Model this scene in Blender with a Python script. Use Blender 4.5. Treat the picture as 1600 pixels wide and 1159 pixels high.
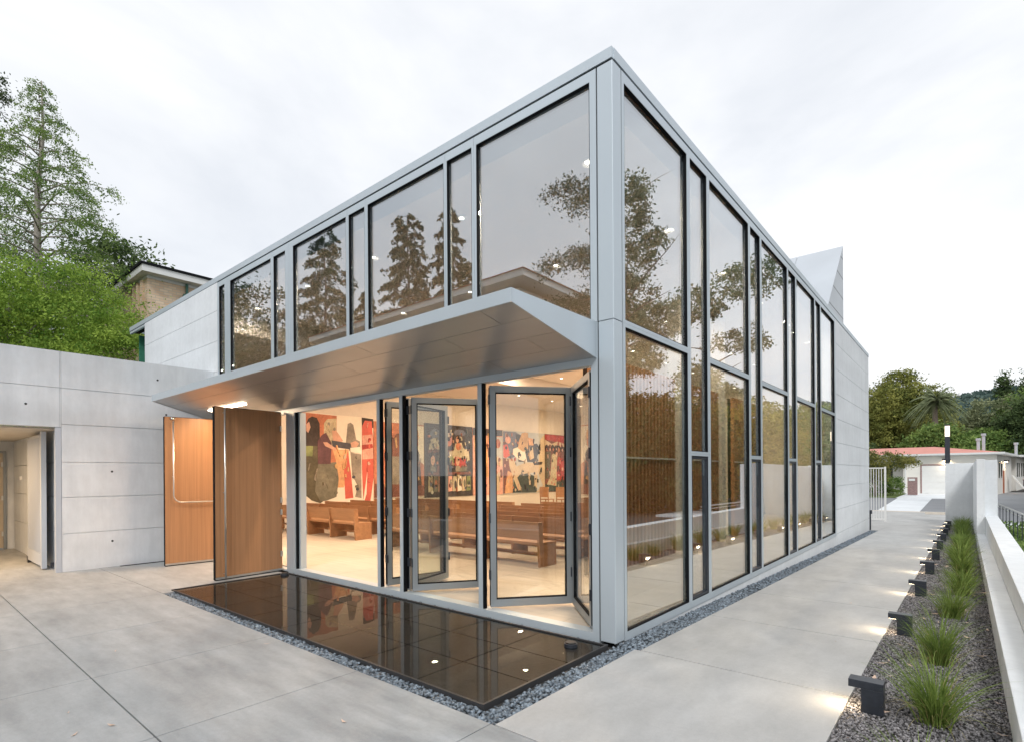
import bpy, math, random
import numpy as np
from mathutils import Vector, Matrix
R = math.radians
random.seed(7); rng = np.random.default_rng(7)
scene = bpy.context.scene
for o in list(bpy.data.objects): bpy.data.objects.remove(o)

# ------------------------------------------------------------ camera, sky, sun, exposure
YAW, ROLL = 0.7002178, -0.006668
cd = bpy.data.cameras.new('camera'); cam = bpy.data.objects.new('camera', cd)
scene.collection.objects.link(cam)
f_ = Vector((-math.sin(YAW), math.cos(YAW), 0)); r_ = Vector((math.cos(YAW), math.sin(YAW), 0)); u_ = Vector((0, 0, 1))
r2 = r_*math.cos(ROLL) + u_*math.sin(ROLL); u2 = -r_*math.sin(ROLL) + u_*math.cos(ROLL)
M = Matrix((r2, u2, -f_)).transposed().to_4x4(); M.translation = Vector((2.513, -4.475, 1.6))
cam.matrix_world = M
cd.sensor_width = 36; cd.lens = 841.5135/1600*36; cd.shift_y = (740.514-579.5)/1600
cd.clip_start = 0.05; cd.clip_end = 6000
scene.camera = cam

SUN_EL, SUN_AZ = R(42), R(150)      # azimuth measured clockwise from +Y
w = bpy.data.worlds.new('World'); scene.world = w; w.use_nodes = True
nt = w.node_tree; nt.nodes.clear()
out = nt.nodes.new('ShaderNodeOutputWorld'); bg = nt.nodes.new('ShaderNodeBackground'); bg2 = nt.nodes.new('ShaderNodeBackground')
sky = nt.nodes.new('ShaderNodeTexSky'); sky.sky_type = 'NISHITA'; sky.sun_disc = False
sky.sun_elevation = SUN_EL; sky.sun_rotation = SUN_AZ; sky.air_density = 1.2; sky.dust_density = 3
bg.inputs[1].default_value = 0.10
nt.links.new(sky.outputs[0], bg.inputs[0])
tc = nt.nodes.new('ShaderNodeTexCoord'); mp = nt.nodes.new('ShaderNodeMapping'); mp.inputs['Scale'].default_value = (1, 1, 2.3)
n1 = nt.nodes.new('ShaderNodeTexNoise'); n1.inputs['Scale'].default_value = 1.7; n1.inputs['Detail'].default_value = 6; n1.inputs['Roughness'].default_value = .55; n1.inputs['Distortion'].default_value = .4
rp = nt.nodes.new('ShaderNodeValToRGB'); e = rp.color_ramp.elements
e[0].position = .33; e[0].color = (.76, .79, .84, 1); e[1].position = .62; e[1].color = (.99, 1.0, 1.02, 1)
nt.links.new(tc.outputs['Generated'], mp.inputs[0]); nt.links.new(mp.outputs[0], n1.inputs['Vector']); nt.links.new(n1.outputs[0], rp.inputs[0]); nt.links.new(rp.outputs[0], bg2.inputs[0])
bg2.inputs[1].default_value = 0.80
n2 = nt.nodes.new('ShaderNodeTexNoise'); n2.inputs['Scale'].default_value = 1.1; n2.inputs['Detail'].default_value = 4
rp2 = nt.nodes.new('ShaderNodeValToRGB'); e = rp2.color_ramp.elements
e[0].position = .35; e[0].color = (.86, .86, .86, 1); e[1].position = .6; e[1].color = (.97, .97, .97, 1)
mx = nt.nodes.new('ShaderNodeMixShader')
nt.links.new(mp.outputs[0], n2.inputs['Vector']); nt.links.new(n2.outputs[0], rp2.inputs[0]); nt.links.new(rp2.outputs[0], mx.inputs[0])
nt.links.new(bg.outputs[0], mx.inputs[1]); nt.links.new(bg2.outputs[0], mx.inputs[2]); nt.links.new(mx.outputs[0], out.inputs[0])
sl = bpy.data.lights.new('sun', 'SUN'); sl.energy = 1.1; sl.angle = R(12); sl.color = (1, .985, .97)
so = bpy.data.objects.new('sun', sl); scene.collection.objects.link(so)
dv = Vector((math.sin(SUN_AZ)*math.cos(SUN_EL), math.cos(SUN_AZ)*math.cos(SUN_EL), math.sin(SUN_EL)))
so.rotation_euler = dv.to_track_quat('Z', 'Y').to_euler()
vs = scene.view_settings
vs.view_transform = 'Standard'; vs.look = 'None'; vs.exposure = 0.5; vs.gamma = 1
scene.cycles.max_bounces = 8; scene.cycles.transparent_max_bounces = 24; scene.cycles.glossy_bounces = 4
scene.cycles.caustics_reflective = False; scene.cycles.caustics_refractive = False
scene.cycles.sample_clamp_indirect = 4

# ------------------------------------------------------------ materials
def mat(name, col=(.5,.5,.5), rough=.6, metal=0, noise=None, spec=.5, bump=None, emit=None, coat=0):
    """noise=(scale(x,y,z), strength, detail) mottles the base colour; bump=(scale xyz, strength)"""
    m = bpy.data.materials.new(name); m.use_nodes = True; t = m.node_tree; p = t.nodes['Principled BSDF']
    p.inputs['Roughness'].default_value = rough; p.inputs['Metallic'].default_value = metal
    p.inputs['Specular IOR Level'].default_value = spec; p.inputs['Coat Weight'].default_value = coat
    p.inputs['Base Color'].default_value = (*col, 1)
    g = t.nodes.new('ShaderNodeNewGeometry')
    if noise:
        layers = noise if isinstance(noise, list) else [noise]
        prev = None
        for sc, st, det in layers:
            mpn = t.nodes.new('ShaderNodeMapping'); mpn.inputs['Scale'].default_value = sc if isinstance(sc, tuple) else (sc,)*3
            nn = t.nodes.new('ShaderNodeTexNoise'); nn.inputs['Scale'].default_value = 1; nn.inputs['Detail'].default_value = det; nn.inputs['Roughness'].default_value = .62
            t.links.new(g.outputs['Position'], mpn.inputs[0]); t.links.new(mpn.outputs[0], nn.inputs['Vector'])
            mr = t.nodes.new('ShaderNodeMapRange'); mr.inputs[1].default_value = .28; mr.inputs[2].default_value = .72
            mr.inputs[3].default_value = 1-st; mr.inputs[4].default_value = 1+st
            t.links.new(nn.outputs[0], mr.inputs[0])
            if prev is None: prev = mr.outputs[0]
            else:
                mm = t.nodes.new('ShaderNodeMath'); mm.operation = 'MULTIPLY'; t.links.new(prev, mm.inputs[0]); t.links.new(mr.outputs[0], mm.inputs[1]); prev = mm.outputs[0]
        vm = t.nodes.new('ShaderNodeVectorMath'); vm.operation = 'SCALE'; vm.inputs[0].default_value = col
        t.links.new(prev, vm.inputs['Scale']); t.links.new(vm.outputs[0], p.inputs['Base Color'])
    if bump:
        mpn = t.nodes.new('ShaderNodeMapping'); sc = bump[0]; mpn.inputs['Scale'].default_value = sc if isinstance(sc, tuple) else (sc,)*3
        nn = t.nodes.new('ShaderNodeTexNoise'); nn.inputs['Scale'].default_value = 1; nn.inputs['Detail'].default_value = 4
        b = t.nodes.new('ShaderNodeBump'); b.inputs['Strength'].default_value = bump[1]; b.inputs['Distance'].default_value = .01
        t.links.new(g.outputs['Position'], mpn.inputs[0]); t.links.new(mpn.outputs[0], nn.inputs['Vector']); t.links.new(nn.outputs[0], b.inputs['Height']); t.links.new(b.outputs[0], p.inputs['Normal'])
    if emit:
        p.inputs['Emission Color'].default_value = (*emit[0], 1); p.inputs['Emission Strength'].default_value = emit[1]
    return m

def glass(name, tint, r0, rough=0.0, ripple=0, pw_=4, gc=1.0, rs=5):
    m = bpy.data.materials.new(name); m.use_nodes = True; t = m.node_tree; t.nodes.clear()
    o = t.nodes.new('ShaderNodeOutputMaterial'); tr = t.nodes.new('ShaderNodeBsdfTransparent'); gl = t.nodes.new('ShaderNodeBsdfGlossy')
    tr.inputs[0].default_value = (*tint, 1); gl.inputs['Roughness'].default_value = rough; gl.inputs[0].default_value = (.96*gc, .98*gc, gc, 1)
    lw = t.nodes.new('ShaderNodeLayerWeight'); lw.inputs[0].default_value = .5
    pw = t.nodes.new('ShaderNodeMath'); pw.operation = 'POWER'; pw.inputs[1].default_value = pw_
    ma = t.nodes.new('ShaderNodeMath'); ma.operation = 'MULTIPLY_ADD'; ma.inputs[1].default_value = 1-r0; ma.inputs[2].default_value = r0
    mx = t.nodes.new('ShaderNodeMixShader')
    t.links.new(lw.outputs['Facing'], pw.inputs[0]); t.links.new(pw.outputs[0], ma.inputs[0]); t.links.new(ma.outputs[0], mx.inputs[0])
    t.links.new(tr.outputs[0], mx.inputs[1]); t.links.new(gl.outputs[0], mx.inputs[2]); t.links.new(mx.outputs[0], o.inputs[0])
    if ripple:
        g = t.nodes.new('ShaderNodeNewGeometry'); nn = t.nodes.new('ShaderNodeTexNoise'); nn.inputs['Scale'].default_value = rs; nn.inputs['Detail'].default_value = 1
        b = t.nodes.new('ShaderNodeBump'); b.inputs['Strength'].default_value = ripple; b.inputs['Distance'].default_value = .002
        t.links.new(g.outputs['Position'], nn.inputs['Vector']); t.links.new(nn.outputs[0], b.inputs['Height']); t.links.new(b.outputs[0], gl.inputs['Normal'])
    return m

def foliage(name, c1, c2, scale=1.2):
    """leaf green that varies leaf by leaf and clump by clump"""
    c1, c2 = [v*1.22 for v in c1], [v*1.22 for v in c2]
    m = bpy.data.materials.new(name); m.use_nodes = True; t = m.node_tree; p = t.nodes['Principled BSDF']
    g = t.nodes.new('ShaderNodeNewGeometry'); nn = t.nodes.new('ShaderNodeTexNoise'); nn.inputs['Scale'].default_value = scale; nn.inputs['Detail'].default_value = 5; nn.inputs['Roughness'].default_value = .7
    t.links.new(g.outputs['Position'], nn.inputs['Vector'])
    r = t.nodes.new('ShaderNodeValToRGB'); e = r.color_ramp.elements; e[0].position = .36; e[0].color = (*c1, 1); e[1].position = .66; e[1].color = (*c2, 1)
    t.links.new(nn.outputs[0], r.inputs[0]); t.links.new(r.outputs[0], p.inputs['Base Color'])
    p.inputs['Roughness'].default_value = .65; p.inputs['Specular IOR Level'].default_value = .25
    tl = t.nodes.new('ShaderNodeBsdfTranslucent'); t.links.new(r.outputs[0], tl.inputs[0]); ms = t.nodes.new('ShaderNodeMixShader'); ms.inputs[0].default_value = .3
    o = t.nodes['Material Output']; t.links.new(p.outputs[0], ms.inputs[1]); t.links.new(tl.outputs[0], ms.inputs[2]); t.links.new(ms.outputs[0], o.inputs[0])
    return m

def bricks(name):
    m = bpy.data.materials.new(name); m.use_nodes = True; t = m.node_tree; p = t.nodes['Principled BSDF']; p.inputs['Roughness'].default_value = .85
    g = t.nodes.new('ShaderNodeNewGeometry'); s = t.nodes.new('ShaderNodeSeparateXYZ'); c = t.nodes.new('ShaderNodeCombineXYZ'); ad = t.nodes.new('ShaderNodeMath')
    t.links.new(g.outputs['Position'], s.inputs[0]); t.links.new(s.outputs[0], ad.inputs[0]); t.links.new(s.outputs[1], ad.inputs[1]); t.links.new(ad.outputs[0], c.inputs[0]); t.links.new(s.outputs[2], c.inputs[1])
    b = t.nodes.new('ShaderNodeTexBrick'); b.inputs['Scale'].default_value = 1; b.inputs['Brick Width'].default_value = .32; b.inputs['Row Height'].default_value = .11; b.inputs['Mortar Size'].default_value = .012
    b.inputs['Color1'].default_value = (.66,.47,.31, 1); b.inputs['Color2'].default_value = (.78,.62,.45, 1); b.inputs['Mortar'].default_value = (.55, .47, .38, 1)
    t.links.new(c.outputs[0], b.inputs['Vector']); t.links.new(b.outputs[0], p.inputs['Base Color'])
    return m

ALU = mat('satin_aluminium', (.56,.63,.68), .42, .35, noise=((.8,.8,.3), .05, 2))
ALU_D = mat('grey_aluminium_door_frame', (.29,.315,.33), .4, .4)
SOFF = mat('brushed_metal_soffit', (.43,.44,.45), .32, .55, noise=((.5,2,2), .12, 3))
GASK = mat('black_gasket', (.006,.007,.009), .75, spec=.15)
CONC = mat('pale_board_concrete', (.69,.72,.745), .8, noise=[((.25,.25,1.7), .09, 1), ((.9,.9,.7), .10, 7), ((5,5,.35), .06, 5), ((9,9,4), .05, 5)], bump=(14, .12))
CONC_W = mat('smooth_white_concrete', (.74,.77,.79), .75, noise=[((.25,.25,1.7), .05, 1), ((.8,.8,.8), .07, 6), ((4,4,.3), .045, 5), ((9,9,9), .04, 4)], bump=(20, .1))
CONC_IN = mat('cream_interior_concrete', (.66,.60,.52), .75, noise=[(1.1, .06, 5), (8, .04, 4)])
PAVE = mat('mottled_paving_concrete', (.345,.357,.36), .6, noise=[(110, .05, 2), ((.55,1.5,1), .20, 9), ((2.0,6,3), .17, 8), (28, .05, 3)], bump=(30, .08), spec=.4)
PAVE_L = mat('pale_path_concrete', (.45,.45,.44), .62, noise=[(110, .05, 2), ((1.1,.6,1), .14, 8), ((5,2.2,3), .10, 7), (28, .04, 3)], bump=(30, .08), spec=.4)
JOINT = mat('joint_filler', (.045,.045,.043), .95)
HOLESHADE = mat('tie_hole_shade', (.03,.03,.03), .9)  # dark colour stands in for the shade inside a hole
PLASTER = mat('white_ceiling_plaster', (.62,.59,.56), .8)
FLOOR = mat('bleached_oak_floor', (.60,.53,.44), .42, noise=[((.5,7,1), .12, 5), ((2,26,1), .06, 4)], spec=.4)
OAKD = mat('oak_door_veneer', (.39,.205,.10), .42, noise=[((18,18,.35), .16, 5), ((70,70,1.2), .10, 3)])
PEW = mat('cherry_pew_wood', (.38,.20,.10), .42, noise=[((.9,8,8), .2, 5), ((4,30,30), .08, 3)])
SLAT = mat('walnut_slat_wood', (.42,.20,.085), .5, noise=[((10,10,.5), .12, 4)]); GAPSHADE = mat('slat_gap_shade', (.035,.02,.013), .7)  # second colour is near-black, painting the slat gaps as shade
STEEL = mat('brushed_steel', (.62,.62,.60), .28, .9)
BLACKM = mat('black_powder_coat', (.04,.046,.058), .34, .3, noise=(30,.15,3))
DARKST = mat('dark_basalt_tile', (.075,.074,.073), .5, noise=[(2.0, .25, 5), (18, .15, 3)], spec=.6)
RIM = mat('bronze_black_rim', (.045,.045,.047), .5, .2)
PEBB = mat('blue_grey_pebble', (.165,.20,.235), .55, noise=[(30, .85, 1), (5, .2, 2)])
CHIP = mat('dark_crushed_stone', (.20,.192,.198), .8, noise=[(42, 1.0, 1), (2, .15, 3)])
SOIL = mat('dark_soil', (.055,.052,.05), .95, noise=(8, .3, 4))
ASPH = mat('worn_asphalt', (.24,.25,.265), .85, noise=[(.5, .12, 5), (30, .1, 3)])
BARK = mat('grey_brown_bark', (.20,.16,.13), .9, noise=[((9,9,2), .35, 5)], bump=((14,14,3), .6))
BARK_P = mat('pale_bark', (.36,.33,.29), .9, noise=[((9,9,2), .3, 5)], bump=((14,14,3), .6))
STUCCO = mat('cream_stucco', (.80,.78,.73), .85, noise=(.8, .05, 4))
TRIMW = mat('white_trim_paint', (.76,.77,.76), .55, noise=(2, .04, 3))
REDROOF = mat('faded_red_roof', (.62,.27,.22), .8, noise=[(1.2, .12, 4), ((.4,6,6), .08, 3)])
WINDK = mat('dark_window_glass', (.05,.055,.06), .12, spec=.8)
TANDOOR = mat('beige_painted_door', (.50,.43,.33), .5)
REDBR = mat('weathered_brick_pier', (.30,.2,.19), .85, noise=(12, .35, 4))
COPPER = mat('green_patina', (.06,.16,.13), .6)
GREENGL = mat('green_ribbed_glass', (.06,.22,.15), .2, noise=((1,1,9), .15, 3), spec=.7)
BRICK = bricks('tan_brick')
GATEW = mat('pale_blue_grey_paint', (.52,.56,.62), .45)
ZINC = mat('pale_zinc_sheet', (.55,.59,.63), .45, .3, noise=((.6,.6,.6), .06, 3))
def lampm(n, c, s): return mat(n, (.9,.85,.75), .4, emit=(c, s))
LAMP = lampm('lit_downlight', (1,.86,.68), 9); LAMPS = lampm('lit_canopy_strip', (1,.78,.55), 20); LAMPB = lampm('lit_path_lens', (1,.78,.5), 16); LAMPP = lampm('lit_post_diffuser', (1,.80,.58), 1.3)
PANE = glass('clear_glazing', (.80,.86,.87), .27, ripple=.035, rs=1.6)
PANE_U = glass('upper_glazing_boosted_reflection', (.77,.82,.84), .35, ripple=.035, rs=1.6)  # same glass as the lower panes, sky reflection strengthened by hand
PANED = glass('door_glazing', (.92,.94,.92), .06)
WATER = glass('still_water', (.80,.79,.77), .016, ripple=.12, pw_=6, gc=.58)

# ------------------------------------------------------------ mesh helpers
COL = scene.collection
class MB:
    def __init__(s): s.v = []; s.f = []
    def add(s, vs_, fs_):
        n = len(s.v); s.v += [tuple(p) for p in vs_]; s.f += [tuple(i+n for i in q) for q in fs_]; return s
    def box(s, a, b, T=None):
        x0,x1 = sorted((a[0],b[0])); y0,y1 = sorted((a[1],b[1])); z0,z1 = sorted((a[2],b[2]))
        p = [(x0,y0,z0),(x1,y0,z0),(x1,y1,z0),(x0,y1,z0),(x0,y0,z1),(x1,y0,z1),(x1,y1,z1),(x0,y1,z1)]
        if T: p = [T(q) for q in p]
        return s.add(p, [(3,2,1,0),(4,5,6,7),(0,1,5,4),(1,2,6,5),(2,3,7,6),(3,0,4,7)])
    def prism(s, poly, fb, ft):
        """poly: ccw list of 2-D points; fb, ft turn a 2-D point into its bottom and top 3-D point"""
        n = len(poly); A = [fb(p) for p in poly]; B = [ft(p) for p in poly]
        return s.add(A+B, [tuple(range(n))[::-1], tuple(range(n, 2*n))]+[(i,(i+1)%n,(i+1)%n+n,i+n) for i in range(n)])
    def tube(s, pts, rad, seg=8, cap=True):
        pts = [Vector(p) for p in pts]; rad = rad if isinstance(rad, (list, tuple)) else [rad]*len(pts)
        vs_, fs_ = [], []; up = Vector((0,0,1)); pu = None
        for i, p in enumerate(pts):
            d = (pts[min(i+1,len(pts)-1)]-pts[max(i-1,0)]).normalized()
            if pu is None: pu = (Vector((1,0,0)) if abs(d.z) > .9 else up)
            a = d.cross(pu).normalized() if d.cross(pu).length > 1e-4 else d.orthogonal().normalized(); b = a.cross(d).normalized(); pu = b
            for k in range(seg):
                t = 2*math.pi*k/seg; vs_.append(p+(a*math.cos(t)+b*math.sin(t))*rad[i])
        for i in range(len(pts)-1):
            for k in range(seg):
                k2 = (k+1)%seg; fs_.append((i*seg+k, i*seg+k2, (i+1)*seg+k2, (i+1)*seg+k))
        if cap: fs_ += [tuple(range(seg))[::-1], tuple(range((len(pts)-1)*seg, len(pts)*seg))]
        return s.add(vs_, fs_)
    def cyl(s, c, r, h, seg=16, axis='z', r2_=None):
        c = Vector(c); a = {'x':Vector((1,0,0)),'y':Vector((0,1,0)),'z':Vector((0,0,1))}[axis]
        return s.tube([c, c+a*h], [r, r if r2_ is None else r2_], seg)
    def build(s, name, m, parent=None, bevel=0, smooth=False, org=None):
        o3 = Vector(org) if org is not None else (Vector(parent['_o']) if parent is not None and '_o' in parent else Vector((0,0,0)))
        me = bpy.data.meshes.new(name); me.from_pydata([(a-o3.x, b-o3.y, c-o3.z) for a,b,c in s.v], [], s.f)
        me.materials.append(m)
        if smooth: me.polygons.foreach_set('use_smooth', [True]*len(me.polygons))
        me.update(); o = bpy.data.objects.new(name, me); COL.objects.link(o)
        if parent is not None: o.parent = parent; o['_o'] = tuple(o3)
        else: o.location = o3
        if bevel:
            b = o.modifiers.new('bevel', 'BEVEL'); b.width = bevel; b.segments = 2; b.limit_method = 'ANGLE'
        return o
def tag(o, label=None, cat=None, group=None, kind=None):
    if label: o['label'] = label
    if cat: o['category'] = cat
    if group: o['group'] = group
    if kind: o['kind'] = kind
    return o
def thing(name, loc, label, cat, group=None):
    o = bpy.data.objects.new(name, None); COL.objects.link(o); o.location = loc; o['_o'] = tuple(loc); o.empty_display_size = .2
    return tag(o, label, cat, group)
def B(a, b, T=None): return MB().box(a, b, T)
def raw_mesh(name, verts, faces4, m, parent=None, org=(0,0,0)):
    """numpy quads -> one object"""
    if parent is not None: org = tuple(parent['_o'])
    me = bpy.data.meshes.new(name); nv, nf = len(verts), len(faces4); k = faces4.shape[1]
    me.vertices.add(nv); me.vertices.foreach_set('co', (verts-np.array(org)).astype(np.float32).ravel())
    me.loops.add(nf*k); me.loops.foreach_set('vertex_index', faces4.astype(np.int32).ravel())
    me.polygons.add(nf); me.polygons.foreach_set('loop_start', np.arange(0, nf*k, k, dtype=np.int32))
    me.update(calc_edges=True); me.materials.append(m)
    o = bpy.data.objects.new(name, me); COL.objects.link(o)
    if parent is not None: o.parent = parent; o['_o'] = org
    else: o.location = org
    return o
def area(name, loc, size, power, col, direction=(0,0,-1), parent=None, sizey=None, spread=None):
    l = bpy.data.lights.new(name, 'AREA'); l.energy = power; l.color = col; l.size = size
    if sizey: l.shape = 'RECTANGLE'; l.size_y = sizey
    else: l.shape = 'DISK'
    if spread: l.spread = R(spread)
    o = bpy.data.objects.new(name, l); COL.objects.link(o)
    q = Vector(direction).to_track_quat('-Z', 'Y'); o.rotation_euler = q.to_euler()
    o.location = loc
    if parent is not None: o.parent = parent; o.location = Vector(loc)-Vector(parent['_o'])
    return o

def gz(y):                       # the ground falls away gently along the side path
    return -0.0215*min(max(y, 0), 23.5)

# ============================================================ THE SETTING: ground, paving, gravel
gm = MB()
ys = [-400,-40,-6,0,23.5,60,400,3000]; xs = [-3000,-60,-15,3.15,4.0,60,3000]
def gh(x, y):
    z = gz(y)-.06
    return z
nx, ny = len(xs), len(ys)
gm.add([(x,y,gh(x,y)) for y in ys for x in xs], [(j*nx+i, j*nx+i+1, (j+1)*nx+i+1, (j+1)*nx+i) for j in range(ny-1) for i in range(nx-1)])
tag(gm.build('ground', SOIL), kind='structure')

def slab(mb, x0, x1, y0, y1, t=.05, dz=0.0):
    """slab on the falling ground, split where the slope starts"""
    cuts = [y0]+[c for c in (0.0, 23.5) if y0 < c < y1]+[y1]
    for a, b in zip(cuts[:-1], cuts[1:]):
        mb.prism([(x0,a),(x1,a),(x1,b),(x0,b)], lambda p: (p[0],p[1],gz(p[1])-t+dz), lambda p: (p[0],p[1],gz(p[1])+dz))
# plaza slabs in front, separated by real joints
pm = MB(); g = .004
xl = [-14.4,-13.0,-11.6,-10.2,-8.75,-7.3,-5.92,-4.32,-2.82,-1.31,.17,1.87,3.4,5.0,6.6,8.2]
yl = [-12.3,-10.8,-9.3,-7.8,-6.3,-4.83,-3.36,-1.92]
for i in range(len(xl)-1):
    for j in range(len(yl)-1):
        gy = .005 if abs(yl[j+1]+3.36) < .01 else g; gy0 = .005 if abs(yl[j]+3.36) < .01 else g
        slab(pm, xl[i]+g, xl[i+1]-g, yl[j]+gy0, yl[j+1]-gy)
slab(pm, -9.15, -5.925, -1.92+g, -.10); slab(pm, -5.925, -5.90, -1.92+g, -1.92+2*g)
slab(pm, -14.0, -9.16, -1.92+g, -1.5)
tag(pm.build('plaza_paving', PAVE, bevel=.002), kind='structure')
tag(B((-14.5,-12.4,-.058), (8.3,-.05,-.030)).build('paving_bed', JOINT), kind='structure')
# side path
pm = MB(); pj = .0085; yy = [-1.92, 0.0, 1.75]; 
while yy[-1] < 22: yy.append(yy[-1]+1.75)
yy[-1] = 23.2
for a, b in zip(yy[:-1], yy[1:]):
    x0 = .20 if a < 0 else .25
    slab(pm, x0, 1.87, a+pj, b-pj)
tag(pm.build('path', PAVE_L, bevel=.002), kind='structure')
m_ = MB(); slab(m_, .2, 1.87, -1.9, 23.3, dz=-.03, t=.02); tag(m_.build('path_bed', JOINT), kind='structure')

def pebbles(n, sampler, smin, smax, name, m, flat=.6):
    """n small irregular stones: distorted octahedra merged into one sheet"""
    base = np.array([(1,0,0),(-1,0,0),(0,1,0),(0,-1,0),(0,0,1),(0,0,-1)], float)
    fc = np.array([(0,2,4),(2,1,4),(1,3,4),(3,0,4),(2,0,5),(1,2,5),(3,1,5),(0,3,5)])
    P = sampler(n); s = rng.uniform(smin, smax, (n,1,1)); V = base[None]*s*rng.uniform(.65,1.25,(n,6,1))
    V[:,:,2] *= flat; a = rng.uniform(0, 2*np.pi, n); ti = rng.uniform(-.6,.6,n)
    c, sn = np.cos(ti), np.sin(ti); y = V[:,:,1]*c[:,None]-V[:,:,2]*sn[:,None]; z = V[:,:,1]*sn[:,None]+V[:,:,2]*c[:,None]; V[:,:,1] = y; V[:,:,2] = z
    c, sn = np.cos(a), np.sin(a); x = V[:,:,0]*c[:,None]-V[:,:,1]*sn[:,None]; y = V[:,:,0]*sn[:,None]+V[:,:,1]*c[:,None]; V[:,:,0] = x; V[:,:,1] = y
    V += P[:,None,:]; F = fc[None]+(np.arange(n)*6)[:,None,None]
    return raw_mesh(name, V.reshape(-1,3), F.reshape(-1,3), m)
GZ = lambda y: -0.0215*np.clip(y, 0, 23.5)
def rects(lst, lift):
    A = np.array([(b-a)*(d-c) for a,b,c,d in lst]); A = A/A.sum()
    def f(n):
        k = rng.choice(len(lst), n, p=A); L = np.array(lst)[k]
        x = L[:,0]+(L[:,1]-L[:,0])*rng.random(n); y = L[:,2]+(L[:,3]-L[:,2])*rng.random(n)
        return np.stack([x, y, GZ(y)+lift+rng.uniform(-.012,.012,n)], 1)
    return f
tag(pebbles(7000, rects([(-5.9,.19,-1.91,-1.785),(.005,.19,-1.785,0),(.0,.24,0,3)], -.022), .014, .026, 'pebble_strip', PEBB), 'blue grey pebbles in the drainage strip around the black pool', 'pebbles', kind='stuff')
tag(pebbles(6500, rects([(.0,.24,3,17.4),(-6.0,-.05,-.085,-.012)], -.022), .014, .026, 'pebble_margin', PEBB), 'blue grey pebbles in a narrow strip along the foot of the glass wall', 'pebbles', kind='stuff')
def lin(n):                       # denser close to the reader of the path, sparser and larger far off
    y = -1.9+ (rng.random(n)**2.0)*9; x = rng.uniform(1.875, 2.72, n)
    return np.stack([x, y, GZ(y)-.012+rng.uniform(-.008,.008,n)], 1)
tag(pebbles(52000, lin, .006, .0135, 'crushed_stone', CHIP, .8), 'dark crushed stone covering the near part of the planting bed', 'gravel', kind='stuff')
tag(pebbles(24000, rects([(1.875,2.72,6,23.1)], -.012), .009, .018, 'crushed_stone', CHIP, .8), 'dark crushed stone covering the far part of the planting bed', 'gravel', kind='stuff')
m_ = MB(); slab(m_, 1.874, 2.72, -1.92, 23.2, dz=-.016, t=.03); tag(m_.build('planting_bed', SOIL), kind='structure')
m_ = MB(); slab(m_, 0, .24, 0, 17.4, dz=-.034, t=.02); slab(m_, -6.0, .195, -1.915, 0, dz=-.040, t=.012); tag(m_.build('gravel_trench', SOIL), kind='structure')
# leaf litter
n = 90; y = -1.9+(rng.random(n)**1.3)*12; x = rng.uniform(1.95, 2.7, n); k = 14; x[:k] = rng.uniform(-3.5, 1.7, k); y[:k] = rng.uniform(-3.8, -1.95, k)
x[k:k+6] = rng.uniform(.4,1.8,6); y[k:k+6] = rng.uniform(-1.5,4,6)
a = rng.uniform(0, 6.28, n); L = rng.uniform(.02,.065,n)*np.where(np.arange(n)<20,.6,1); W = L*rng.uniform(.12,.3,n); z = GZ(y)+.012; z[:k+6] = GZ(y[:k+6])+.003
V = np.zeros((n,4,3)); dx, dy = np.cos(a), np.sin(a)
for q,(s1,s2,h) in enumerate(((1,0,.008),(0,1,0),(-1,0,.01),(0,-1,0))):
    V[:,q,0] = x+dx*L*s1-dy*W*s2; V[:,q,1] = y+dy*L*s1+dx*W*s2; V[:,q,2] = z+h
tag(raw_mesh('leaf_litter', V.reshape(-1,3), np.arange(n*4).reshape(-1,4), mat('dry_leaf', (.62,.46,.36), .8, noise=(9,.4,2))), 'dry tan eucalyptus leaves scattered over gravel and paving', 'fallen leaves', kind='stuff')

# ============================================================ THE CHAPEL
bl = thing('chapel_building', (0,0,0), 'glass and concrete chapel with folding glass doors and a thin metal canopy', 'building')
ZR = 5.60
# --- concrete walls made of board courses with open joints
def coursed(mb, plane, c, t, a0, a1, zs, vj=(), gap=.005, back=.018):
    """wall of panels. plane 'x': wall at x=c facing +x; 'y': wall at y=c facing -y; t = thickness"""
    cuts = [a0]+[v for v in vj if a0 < v < a1]+[a1]
    for i in range(len(zs)-1):
        for j in range(len(cuts)-1):
            g0 = gap if zs[i] > zs[0] else 0; g1 = gap if i < len(zs)-2 else 0
            h0 = .002 if j else 0; h1 = .002 if j < len(cuts)-2 else 0
            if plane == 'x': mb.box((c-t*.5, cuts[j]+h0, zs[i]+g0), (c, cuts[j+1]-h1, zs[i+1]-g1))
            else: mb.box((cuts[j]+h0, c, zs[i]+g0), (cuts[j+1]-h1, c+t*.5, zs[i+1]-g1))
    if plane == 'x': mb.box((c-t, a0+.001, zs[0]+.001), (c-back, a1-.001, zs[-1]-.001))
    else: mb.box((a0+.001, c+back, zs[0]+.001), (a1-.001, c+t, zs[-1]-.001))
mb = MB(); coursed(mb, 'x', -.006, .25, 11.27, 17.40, [-.46,.03,.65,1.25,1.80,2.36,2.97,3.60,4.23,4.88,5.485], (13.2,15.3))
tag(mb.build('wall', CONC_W, bl), 'smooth white concrete end wall beside the tall glazing')
mb = MB(); coursed(mb, 'y', .0, .25, -13.45, -8.975, [0,.62,1.24,1.86,2.48,3.10,3.70,4.315,4.92,5.485], (-10.98,))
mb.box((-8.974,.02,0), (-8.38,.2,3.05)); mb.build('wall', CONC_W, bl)
B((-.11,.17,-.46), (-.012,11.265,-.022)).build('plinth', CONC_W, bl)
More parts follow.
